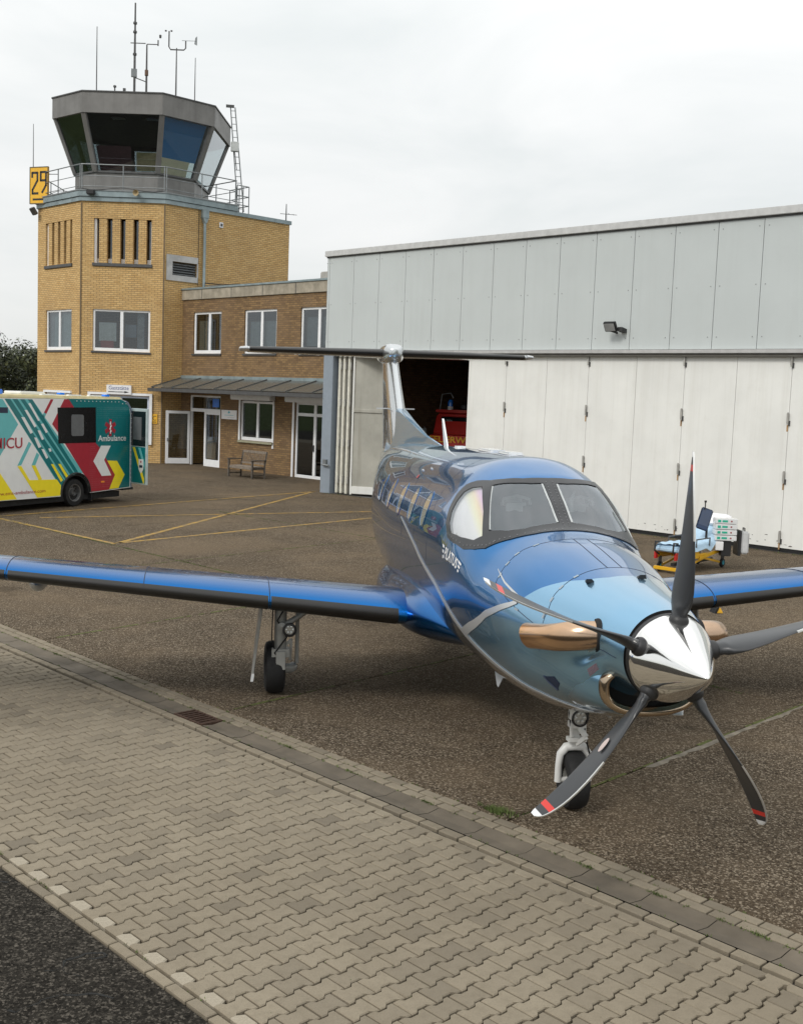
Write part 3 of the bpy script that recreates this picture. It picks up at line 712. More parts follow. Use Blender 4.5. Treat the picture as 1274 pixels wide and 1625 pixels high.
# antennas and instruments on the roof: each its own mast
ctr=sum(ct,Vector())/8
def roofpt(px,py_depth):  # direction on roof
    return py_depth
def mast(name,P,z0,z1,r,label,cat,parts=()):
    e=empty(name,P+UP*z0,label=label,cat=cat); MB().tube([P+UP*z0,P+UP*((z0+z1)/2),P+UP*z1],[r,r*.9,r*.6],8).build('pole',darkg,e,smooth=True)
    return e
def ondepth(px,py,D):
    q=(px-637)/FPX; w=(812.5-py)/FPX; return CAMP+(fw+r2*q+u2*w)*D
def RP_(px,D,z): 
    """roof position on sight line column px at depth D"""
    q=ondepth(px,150,D); return Vector((q.x,q.y,0))
zt=Z2+.04; zq=zt+1.08; zs=zt+.02
A=RP_(153,52.6,0); e=mast('whip_antenna',A,zt-.1,zq+3.0,.028,'thin whip aerial rising from the left part of the tower cab roof','antenna'); MB().box(A+UP*(zt+.45),(.1,.1,.3)).build('base_box',mat('orange_box',(.7,.3,.04),.5),e); 
A=RP_(309,53.2,0); e=mast('whip_antenna',A,zt-.1,zq+1.95,.026,'short thin whip aerial near the right edge of the tower cab roof','antenna'); MB().tube([A+UP*(zt-.1),A+UP*(zt+.8)],.035,8).build('base_tube',darkg,e)
A=RP_(213,53,0); e=mast('antenna_mast',A,zt-.1,zq+4.25,.06,'tallest dark antenna mast in the middle of the tower cab roof','antenna mast')
for z in (1.9,2.9,3.3): MB().tube([A+UP*(zq+z),A+UP*(zq+z+.09)],.09,10).build('collar',darkg,e)
MB().box(A+UP*(zq+1.1)+d2*-.02,(.26,.14,.36)).build('junction_box',rail,e)
MB().bar(A+UP*(zq+.9),A+d2*.6+UP*(zq+.7),.04).build('strut',darkg,e)
MB().bar(A+UP*(zq+2.45)-d2*.2,A+d2*.5+UP*(zq+2.45),.035).build('strut',darkg,e)
A=RP_(232,53,0); e=mast('anemometer_mast',A,zt-.1,zq+2.4,.055,'thick instrument pole with side arm beside the tallest antenna mast','instrument mast')
MB().bar(A+UP*(zq+2.42),A+d2*.52+UP*(zq+2.42),.035).build('arm',darkg,e); MB().tube([A+d2*.52+UP*(zq+2.36),A+d2*.52+UP*(zq+2.62)],.03,8).build('sensor',darkg,e)
MB().lathe([(0,0),(.05,.0),(.06,.12),(0,.16)],A+d2*.62+UP*(zq+2.72),UP,10).build('cup',darkg,e)
MB().tube([A+UP*(zq+1.0),A+UP*(zq+1.25)],.085,10).build('collar',mat('rusty_collar',(.14,.08,.05),.7),e)
A=RP_(279,53,0); e=mast('wind_mast',A,zt-.1,zq+2.3,.04,'fork shaped wind mast with cup anemometer and wind vane on the tower cab roof','instrument mast')
MB().tube([A-d2*.36+UP*(zq+3.05),A-d2*.36+UP*(zq+2.35),A-d2*.28+UP*(zq+2.22),A+d2*.34+UP*(zq+2.22),A+d2*.42+UP*(zq+2.3),A+d2*.42+UP*(zq+2.62)],.032,8).build('fork',darkg,e,smooth=True)
for a in (-.14,0.1): MB().lathe([(0,0),(.045,.01),(.05,.06),(0,.07)],A+d2*(-.36+a*1.1)+UP*(zq+3.02),UP,10).build('cup',darkg,e)
MB().bar(A+d2*.24+UP*(zq+2.64),A+d2*.9+UP*(zq+2.64),.018).build('vane_arm',rail,e); MB().prism([(.82,2.5),(.95,2.44),(.95,2.86),(.86,2.78)],lambda x,z:A+d2*x+UP*(zq+z),lambda x,z:A+d2*x+UP*(zq+z)+n2*.01).build('vane_fin',rail,e)
A=RP_(190,49.8,0); e=mast('weather_sensor',A,zt-.1,zs+.35,.03,'small weather sensor cluster standing low on the cab roof beside the orange lamp','weather sensor')
MB().bar(A-d2*.22+UP*(zs+.33),A+d2*.2+UP*(zs+.33),.04).build('arm',darkg,e); MB().tube([A-d2*.22+UP*(zs+.33),A-d2*.22+UP*(zs+.62)],.03,8).build('sensor',darkg,e); MB().box(A+d2*.2+UP*(zs+.5),(.12,.1,.22)).build('housing',darkg,e); MB().lathe([(0,0),(.07,.02),(.07,.09),(0,.12)],A-d2*.22+UP*(zs+.62),UP,10).build('cup',darkg,e)
A=RP_(175,49.7,0); tag(MB().lathe([(.10,0),(.10,.06),(.085,.13),(.04,.17),(0,.18)],A+UP*(zs-.03),UP,14).build('obstruction_lamp',mat('lamp_orange',(.85,.13,.03),.3,coat=.5),None,smooth=True),'orange red obstruction lamp dome on the tower cab roof','lamp')
# whip by the sign and TV aerial at the right corner
A=F1(-4.2,.1,0); mast('whip_antenna',A,ZT+.3,ZT+3.75,.02,'hair thin whip aerial standing behind the yellow number sign','antenna')
A=F3(6.63,-.1,0); e=mast('roof_aerial',A,ZT+.1,ZT+.95,.03,'small cross shaped television aerial on the right end of the tower roof','antenna')
MB().bar(A-d2*.28+UP*(ZT+.5),A+d2*.5+UP*(ZT+.46),.022).bar(A+d2*.12-n2*.2+UP*(ZT+.5),A+d2*.12+n2*.2+UP*(ZT+.5),.018).bar(A+d2*.35-n2*.12+UP*(ZT+.47),A+d2*.35+n2*.12+UP*(ZT+.47),.018).build('dipole',darkg,e)
# camera mast with ladder on the right of the cab
A=F3(3.95,.0,0); e=empty('lattice_ladder',A+UP*(ZT+.4),label='leaning steel ladder mast with a camera and grey box right of the cab',cat='ladder')
b0=A+UP*(ZT+.2); t0=A-d3*.55+UP*(Z2+.12); 
MB().bar(b0-d2*.12,t0-d2*.1,.05).bar(b0+d2*.14,t0+d2*.1,.05).build('stile',rail,e)
for k in range(16): q=b0.lerp(t0,k/16+.03); MB().bar(q-d2*.12,q+d2*.13,.025).build('rung',rail,e)
MB().box(t0+UP*.05-d2*.12,(.36,.14,.10)).build('bracket_head',darkg,e)
q=b0.lerp(t0,.62)-n2*.15-d2*.02; MB().box(q,(.34,.2,.42),Matrix.Rotation(.1,3,'Z')).build('equipment_box',mat('box_grey',(.52,.54,.53),.5),e,bevel=.02)
MB().tube([q-UP*.2,q-UP*1.0+d2*.1],.02,6).build('cable',blackp,e)
# Signs on the tower wall
def signboard(name,F,t0,t1,z0,z1,m_,label,txts,o=.03):
    e=empty(name,F((t0+t1)/2,0,z0),label=label,cat='sign'); fbox(MB(),F,t0,t1,.004,o,z0,z1).build('board',m_,e,bevel=.004)
    for s_,a,z,w,h,mm in txts:
        mb=MB(); text_on(mb,s_,lambda x,y:F(a+x,o+.004,z+y),w,h); mb.build('lettering',mm,e,fix=False)
    return e
dblue=mat('sign_blue',(.05,.07,.25),.5)
e=signboard('restaurant_sign',F2,-2.36,-1.30,2.90,3.30,white,'small white sign with dark lettering and arrow above the tower window','',) if 0 else signboard('restaurant_sign',F2,-2.36,-1.30,2.93,3.33,white,'small white sign reading a word above a long arrow, on the yellow tower wall',[('Gaststätte',-2.26,3.13,.86,.16,dblue)],o=.16)
mb=MB(); mb.poly([F2(-2.28,.166,3.02),F2(-1.55,.166,3.02),F2(-1.55,.166,3.05),F2(-2.28,.166,3.05)]).poly([F2(-1.58,.166,2.99),F2(-1.38,.166,3.035),F2(-1.58,.166,3.08)]); mb.build('arrow',signblk,e,fix=False)
e=signboard('letter_sign',F2,-.42,-.17,1.72,2.14,yellow,'small yellow sign with black letter C beside the open glass door',[('C',-.37,1.86,.15,.20,signblk)])
MB().poly([F2(-.37,.036,1.78),F2(-.22,.036,1.78),F2(-.22,.036,1.81),F2(-.37,.036,1.81)]).build('line',signblk,e,fix=False)
# ============================================================ brick wing
wg=empty('brick_wing',FW(6.8,-3,0),label='two storey brown brick wing with concrete parapet between tower and hangar',cat='building')
DO=(.68,2.95,-.05,3.03); W4=(4.34,6.55,1.27,2.93); D2=(7.9,10.2,-.05,2.93)
wall('wall',FW,0,13.55,-.2,7.10,[(.84,2.88,4.80,6.56),(4.48,6.60,4.80,6.56),(8.08,10.2,4.80,6.56),DO,W4,D2],BB,wg,depth=.18)
mb=MB(); fbox(mb,FW,-.02,13.55,-.3,.06,7.10,7.52); mb.build('parapet',concrete,wg,bevel=.01)
for x in (1.5,3.6,5.7,7.8): fbox(MB(),FW,x,x+.03,.055,.066,7.11,7.5).build('parapet_seam',darkg,wg)
fbox(MB(),FW,-.05,13.55,-.34,.10,7.52,7.60).build('coping',zinc,wg,bevel=.01)
MB().poly([FW(0,-.2,7.3),FW(13.5,-.2,7.3),FW(13.5,-9,7.3),FW(0,-9,7.3)]).build('roof',darkg,wg)
MB().poly([FW(0,-.2,3.75),FW(13.5,-.2,3.75),FW(13.5,-9,3.75),FW(0,-9,3.75)]).build('floor_slab',inter,wg)
MB().poly([FW(0,-.2,-.02),FW(13.5,-.2,-.02),FW(13.5,-9,-.02),FW(0,-9,-.02)]).build('floor_slab',inter,wg)
wall('wall',Fr(FW(13.5,-9,0),-dH,-nH),0,13.5,-.2,7.1,[],BB,wg)
wall('wall',Fr(FW(13.5,0,0),nH,-dH),0,9,-.2,7.4,[],BB,wg)
fbox(MB(),FW,0,13.4,-4.1,-4.0,0,7.1).build('inner_wall',inter,wg)
window(FW,.84,2.88,4.80,6.56,wg,mull=(.55,)); window(FW,4.48,6.60,4.80,6.56,wg,mull=(.52,)); window(FW,8.08,10.2,4.80,6.56,wg,mull=(.5,))
# open casement of the first window, blinds, pale panels painting the panes' reflection
fbox(MB(),F1,-2.72,-.85,-.24,-.22,4.85,6.5).build('pane_backing',mat('pale_green_reflection',(.40,.50,.50),.8),tw)
fbox(MB(),F2,-1.7,-1.2,-.3,-.28,5.4,5.95).build('picture',mat('bluish_board',(.2,.25,.3),.5),tw)
fbox(MB(),FW,.98,1.95,-.24,-.22,4.9,6.2).build('pane_backing',mat('beige_blind',(.38,.35,.26),.8),wg)
fbox(MB(),FW,4.6,6.5,-.26,-.24,4.95,6.1).build('pane_backing',mat('pale_reflection',(.27,.32,.32),.8),wg)
fbox(MB(),FW,8.2,10.1,-.26,-.24,5.1,6.2).build('pane_backing',mat('pale_reflection2',(.22,.26,.27),.8),wg)
window(FW,*W4[:2],W4[2],W4[3]-.05,wg,mull=(.5,),fr=.09,o=-.1)
fbox(MB(),FW,W4[0]-.06,W4[1]+.03,-.05,.09,W4[2]-.10,W4[2]-.01).build('stone_sill',mat('sill_stone',(.33,.32,.22),.8),wg,bevel=.008)
mb=MB(); fbox(mb,FW,W4[0]-.07,W4[0]+.02,-.01,.03,W4[2]-.1,W4[3]-.02); fbox(mb,FW,W4[1]-.03,W4[1]+.06,-.01,.03,W4[2]-.25,W4[3]-.02); mb.build('shutter_rail',whitef,wg)
mb=MB(); fbox(mb,FW,D2[0]-.12,D2[0]-.02,-.01,.04,0,D2[3]); mb.build('shutter_rail',whitef,wg)
fbox(MB(),FW,W4[0]-.33,W4[1]+.12,.01,.30,W4[3]-.02,W4[3]+.22).build('shutter_box',white,wg,bevel=.03)
fbox(MB(),FW,D2[0]-.32,D2[1]+.2,.01,.30,D2[3]-.02,D2[3]+.22).build('shutter_box',white,wg,bevel=.03)
# double glass door under the second shutter box
dw=window(FW,D2[0]+.0,D2[1],-.04,2.93,wg,mull=(.5,),fr=.1,o=-.1,name='glass_door',sill=False,trans=2.45,gm=GLb)
fbox(MB(),FW,9.0,9.06,-.04,.0,1.05,1.3).build('handle',blackp,dw,local=True)
# entrance: transom, one fixed pane, one leaf swung out, dark hall with radiator
en=MB()
for a in ((DO[0],DO[0]+.09,0,DO[3]),(DO[1]-.07,DO[1],0,DO[3]),(DO[0]+.09,DO[1]-.07,DO[3]-.08,DO[3]),(DO[0]+.09,DO[1]-.07,2.32,2.46),(1.72,1.84,0,2.32),(DO[1]-.15,DO[1]-.07,0,2.32),(1.84,DO[1]-.15,0,.30),(1.84,DO[1]-.15,2.22,2.32)): fbox(en,FW,a[0],a[1],-.14,-.04,a[2],a[3])
en=en.build('entrance_frame',whitef,wg,bevel=.006)
fbox(MB(),FW,1.84,DO[1]-.15,-.1,-.085,.30,2.22).build('pane',GL,en,local=True); fbox(MB(),FW,DO[0]+.09,DO[1]-.07,-.1,-.085,2.46,DO[3]-.08).build('pane',GL,en,local=True)
fbox(MB(),FW,2.3,2.75,-.07,-.06,2.55,2.9).build('notice',mat('notice_blue',(.05,.2,.7),.4),en,local=True)
lf=Fr(FW(DO[0]+.03,0,0),-(nH*.80-dH*-.60).normalized() if 0 else (-nH*.93-dH*.36).normalized(),None); lf.n=Vector((-lf.d.y,lf.d.x,0))
mb=MB()
for a in ((0,.10,.03,2.32),(.93,1.05,.03,2.32),(.10,.93,.03,.27),(.10,.93,2.20,2.32)): fbox(mb,lf,a[0],a[1],-.03,.03,a[2],a[3])
dl=mb.build('open_door',whitef,wg,bevel=.006); fbox(MB(),lf,.10,.93,-.008,.008,.27,2.20).build('pane',GL,dl,local=True)
fbox(MB(),lf,.96,1.0,-.08,.08,1.0,1.14).build('handle',rail,dl,local=True)
rd=MB(); fbox(rd,FW,1.15,1.95,-.62,-.5,.3,1.25)
for k in range(14): fbox(rd,FW,1.17+k*.055,1.20+k*.055,-.5,-.485,.33,1.22)
rd.build('radiator',mat('radiator_white',(.42,.42,.41),.4),wg)
fbox(MB(),FW,.6,3.2,-1.6,-1.55,0,3).build('hall_wall',mat('hall_grey',(.22,.225,.225),.7),wg)
# white notice board
e=empty('notice_board',FW(3.6,0,2.1),label='white notice panel with a faint turquoise logo, on the brown wall right of the entrance',cat='sign')
fbox(MB(),FW,3.08,4.14,.004,.04,2.08,2.46).build('board',white,e,bevel=.004)
tq=mat('logo_turquoise',(.12,.50,.58),.5)
MB().prism([(3.62+math.cos(k*PI/4)*(.06 if k%2 else .09),2.37+math.sin(k*PI/4)*(.04 if k%2 else .06)) for k in range(8)],lambda t,z:FW(t,.044,z),lambda t,z:FW(t,.041,z)).build('logo',tq,e)
mb=MB(); text_on(mb,'~~~~~~~~',lambda x,y:FW(3.3+x,.044,2.22+y),.6,.03); mb.build('caption',tq,e,fix=False) if 0 else None
fbox(MB(),FW,3.3,3.95,.041,.044,2.24,2.255).build('caption_line',tq,e); fbox(MB(),FW,3.5,4.0,.041,.044,2.15,2.16).build('caption_line',mat('grey_print',(.35,.37,.4),.5),e)
# canopy
cnp=empty('glass_canopy',FW(6,.8,3.3),label='long sloping glass canopy with dark front gutter over the entrance of the brick wing',cat='canopy')
cgl,ntc,bc=nodes('canopy_glass'); bc.inputs['Base Color'].default_value=(.12,.122,.11,1); bc.inputs['Roughness'].default_value=.22; bc.inputs['Alpha'].default_value=.82
zf=lambda o:3.74-.46*o/1.55
x=.0;k=0
while x<12.2:
    w=1.53; a,b=x+.02,x+w-.02; mb=MB(); mb.v=[tuple(FW(t,o,zf(o)+dz)) for dz in (0,.02) for t,o in ((a+.0,.02),(b,.02),(b,1.5),(a,1.5))]
    for f in ((0,1,2,3),(4,5,6,7),(0,1,5,4),(1,2,6,5),(2,3,7,6),(3,0,4,7)): mb.face(f)
    mb.build('glass_panel',cgl,cnp)
    MB().bar(FW(x,.02,zf(0)+.0),FW(x,1.5,zf(1.5)+.0),.05,.09).build('rafter',darkg,cnp); x+=w
fbox(MB(),FW,-.15,12.25,1.48,1.62,3.12,3.27).build('gutter',darkg,cnp,bevel=.01)
fbox(MB(),FW,0,12.2,.003,.05,3.70,3.86).build('wall_flashing',zinc,cnp)
# roof details of the wing
fbox(MB(),FW,5.6,7.1,-4.2,-3.0,7.3,8.35).build('roof_light',mat('roof_box',(.40,.39,.36),.6),wg,bevel=.04)
for o_ in (0,.12): MB().tube([F3(2.05,.1,7.95-o_),FW(2.2,-.5,7.72-o_*.3),FW(4.3,-.4,7.66)],.022,6).build('roof_cable',rail if o_ else blackp,wg)
# ============================================================ bench
wood=mat('weathered_teak',(.20,.165,.13),.8,var=.35,scale=14,bmp=.3); woodd=mat('weathered_teak_dark',(.10,.085,.07),.8,var=.3,scale=14)
bc_=Vector((-1.87,37.35,0)); be=empty('garden_bench',bc_,label='weathered grey wooden garden bench with slatted back by the brown brick wall',cat='bench')
FB=Fr(bc_,(dH*.97+nH*-.0).normalized(),nH)
def bb(n,m_,*a): return fbox(MB(),FB,*a).build(n,m_,be,bevel=.008)
for k in range(5): bb('seat_slat',wood,-.72,.72,.02+k*.105-.22,.11+k*.105-.22,.42,.445)
for s in (-1,1):
    bb('leg',woodd,s*.74-.035,s*.74+.035,.28,.35,0,.66); 
    mb=MB(); mb.bar(FB(s*.74,-.26,0),FB(s*.74,-.26,.45),.07).bar(FB(s*.74,-.26,.42),FB(s*.74,-.36,1.0),.07,.06); mb.build('leg',woodd,be)
    bb('armrest',woodd,s*.74-.045,s*.74+.045,-.32,.38,.66,.70); bb('side_rail',woodd,s*.74-.02,s*.74+.02,-.25,.3,.34,.42)
    bb('stretcher',woodd,s*.74-.02,s*.74+.02,-.25,.3,.12,.16)
bb('front_rail',wood,-.72,.72,.29,.33,.33,.42); 
mb=MB(); mb.bar(FB(-.74,-.36,.97),FB(.74,-.36,.97),.05,.09); mb.build('top_rail',wood,be)
mb=MB(); mb.bar(FB(-.72,-.285,.54),FB(.72,-.285,.54),.04,.06); mb.build('back_rail',wood,be)
for k in range(17): MB().bar(FB(-.68+k*.085,-.28,.55),FB(-.68+k*.085,-.355,.95),.05,.02).build('back_slat',wood,be)
# ============================================================ hangar
hg=empty('hangar',FH(-2,-8,0),label='large grey clad hangar with white folding doors on the right',cat='hangar')
HT=7.65; Zm=4.63; TL=-12.38; TR=16
j0=-.46-1.181*10
js=[TL]+[j0+1.181*k for k in range(0,24)]
js=[q for q in js if q>TL+.1 or q==TL]; js=[q for q in js if q<TR]+[TR]
bolt=mat('bolt_grey',(.27,.28,.28),.4,.5)
base=None
for a,b in zip(js,js[1:]):
    mb=MB(); fbox(mb,FH,a+.006,b-.006,-.05,.0,Zm+.06,HT+.05); pn=mb.build('cladding_panel',greyp,hg,bevel=.004)
    m2=MB()
    for z in (Zm+.35,(Zm+HT)/2+.05,HT-.12):
        for t in (a+.12,b-.12): m2.lathe([(.014,0),(.014,.006),(0,.009)],FH(t,0,z),-nH,8)
    m2.build('bolt',bolt,pn,local=True)
fbox(MB(),FH,TL,TR,-.3,-.06,Zm,HT).build('backing_beam',darkg,hg)
fbox(MB(),FH,TL-.06,TR,-.5,.09,HT+.09,HT+.27).build('roof_edge',mat('roof_trim',(.55,.55,.54),.4,.2,var=.1),hg,bevel=.01)
fbox(MB(),FH,TL-.03,TR,-.5,.02,HT+.05,HT+.088).build('roof_seam',darkg,hg)
fbox(MB(),FH,TL,TR,-.02,.16,Zm-.045,Zm+.045).build('drip_rail',mat('rail_light',(.50,.49,.48),.4,.3,var=.1),hg,bevel=.01)
fbox(MB(),FH,TL,TR,-.15,.10,Zm-.12,Zm-.05).build('door_track',mat('track_dark',(.12,.115,.10),.7),hg)
# side and rear walls, roof
cladw=mat('side_cladding',(.45,.49,.49),.5)
for a,b,c in ((FH(TL,0,0),FH(TL,-18,0),0),(FH(TR,0,0),FH(TR,-18,0),0),(FH(TL,-18,0),FH(TR,-18,0),0)):
    MB().poly([a,b,b+UP*(HT+.2),a+UP*(HT+.2)]).build('wall',cladw,hg)
MB().poly([FH(TL,0,HT+.22),FH(TR,0,HT+.22),FH(TR,-18,HT+.22),FH(TL,-18,HT+.22)]).build('roof',darkg,hg)
wall('inner_wall',Fr(FH(TL+.6,-11,0),dH,nH),0,14,0,7.4,[],DB,hg); 
MB().poly([FH(TL+.2,-.35,0),FH(TL+.2,-11,0),FH(TL+.2,-11,7),FH(TL+.2,-.35,7)],[(0,0),(11,0),(11,7),(0,7)]).build('inner_wall',DB,hg,fix=False)
MB().poly([FH(TL,0,.008),FH(TR,0,.008),FH(TR,-18,.008),FH(TL,-18,.008)]).build('hangar_floor',mat('floor_grey',(.10,.095,.09),.7,var=.2),hg)
for k in range(3): fbox(MB(),FH,TL+3+k*2.2,TL+3.05+k*2.2,-10.9,-10.85,0,7).build('conduit',rail,hg)
# door leaves (closed part)
hm=mat('hinge_metal',(.42,.41,.38),.5,.4,var=.2); rustm=mat('rust_streak',(.38,.24,.12),.8,var=.3)
x=-5.98; k=0; edges=[-5.98,-4.54,-3.10,-1.70,-.21,1.20,2.61,4.0,5.42,6.84,8.26,9.7,11.1,12.5,14,15.4]
for a,b in zip(edges,edges[1:]):
    fbox(MB(),FH,a+.004,b-.004,-.12,-.03,.10,Zm-.12).build('door_leaf',doorw,hg,bevel=.004)
    fbox(MB(),FH,a+.01,b-.01,-.10,-.05,.012,.098).build('rubber_strip',black,hg)
m_,nt_,b_=nodes('scuffed_paint'); g=noise(nt_,7,8,.8); 
for i,t in enumerate(edges):
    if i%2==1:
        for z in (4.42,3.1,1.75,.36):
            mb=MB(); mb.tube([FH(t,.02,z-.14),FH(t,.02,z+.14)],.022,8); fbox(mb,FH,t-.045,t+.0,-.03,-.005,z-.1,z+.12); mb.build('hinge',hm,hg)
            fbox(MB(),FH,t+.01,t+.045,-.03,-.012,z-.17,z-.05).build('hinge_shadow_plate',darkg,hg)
            if z<4: fbox(MB(),FH,t-.04,t-.0,-.03,-.027,z-.30,z-.15).build('rust_stain',rustm,hg)
scf=mat('paint_chip',(.12,.11,.10),.9)
mb=MB()
for t in [random.uniform(-2.2,9) for _ in range(60)]:
    z=.16+abs(random.gauss(0,.09)); w=random.uniform(.008,.06); h=random.uniform(.005,.018); n=random.randint(5,7)
    mb.poly([FH(t+w*math.cos(i*2*PI/n)*random.uniform(.6,1.2),-.0275,z+h*math.sin(i*2*PI/n)*random.uniform(.6,1.2)) for i in range(n)])
mb.build('paint_chips',scf,hg,fix=False,kind='stuff')
# blue-grey post, folded leaves at the left of the opening
fbox(MB(),FH,-12.30,-11.82,-.25,.12,0,Zm-.05).build('door_post',steelb,hg,bevel=.01)
mb=MB(); fbox(mb,FH,-12.1,-11.95,.12,.2,.95,1.12); mb.tube([FH(-12.15,.2,.95),FH(-11.8,.2,.93)],.03,6).build('latch',rail,hg)
for k,t in enumerate((-11.62,-11.40,-11.16)):
    lf=Fr(FH(t,-.05,0),nH,dH); fbox(MB(),lf,-.02,1.36,-.04,.04,.08,Zm-.14).build('folded_leaf',doorw if k<2 else doorg,hg,bevel=.006)
    fbox(MB(),lf,-.06,.03,-.05,.05,.05,Zm-.14).build('leaf_edge',mat('leaf_edge',(.66,.64,.55),.5,var=.12,dirt=.3),hg,bevel=.008)
    for z in (.5,1.7,3.0,4.2): MB().tube([FH(t+.08,.0,z-.12),FH(t+.08,.0,z+.12)],.03,8).build('hinge',hm,hg)
lf=Fr(FH(-10.95,-.02,0),(dH*.86+nH*.51).normalized(),None); lf.n=Vector((-lf.d.y,lf.d.x,0))
fbox(MB(),lf,.0,1.40,-.04,.04,.10,Zm-.14).build('folded_leaf',doorg,hg,bevel=.006)
for a in ((.0,.06,.05,Zm-.14),(1.34,1.40,.05,Zm-.14),(.06,1.34,2.72,2.82),(.06,1.34,.08,.32)): fbox(MB(),lf,a[0],a[1],-.045,.075,a[2],a[3]).build('leaf_frame',doorg if a[2]>1 else doorw,hg,bevel=.006)
# floodlight on the cladding
fl=empty('floodlight',FH(-.76,.1,5.2),label='small black floodlight mounted low on the grey hangar cladding',cat='floodlight')
Rf=Matrix((dH,-nH,UP)).transposed()@Matrix.Rotation(R_(-28),3,'X')
MB().box(FH(-.85,.30,5.26),(.36,.09,.26),Rf).build('housing',blackp,fl,bevel=.015); MB().box(FH(-.85,.30,5.26)+Rf@Vector((0,.05,0)),(.30,.008,.20),Rf).build('lens',mat('lamp_lens',(.30,.31,.31),.15),fl)
mb=MB(); mb.bar(FH(-.85,0,5.12),FH(-.85,.28,5.16),.05).bar(FH(-.62,.0,5.16),FH(-.62,.22,5.2),.14,.10); mb.build('bracket',blackp,fl)
# life ring / hose reel on the second door
rg=empty('hose_reel',FW(10.05,.4,1.9),label='grey metal hose reel disc hanging beside the blue grey hangar post',cat='hose reel')
A=FH(-12.28,-.35,2.05); MB().lathe([(.10,-.03),(.34,-.03),(.34,.03),(.10,.03)],A,-nH,28,closed=True).build('disc',mat('reel_grey',(.30,.31,.28),.5,.2),rg,smooth=True)
MB().lathe([(0,-.05),(.10,-.05),(.10,.05),(0,.05)],A,-nH,16).build('hub',darkg,rg,smooth=True); MB().tube([A,A+UP*1.2],.012,5).build('wire',blackp,rg)
MB().tube([A-dH*.3-UP*.1,A-dH*.5-UP*.25,A-dH*.52-UP*.35],.045,8).build('nozzle',rail,rg)
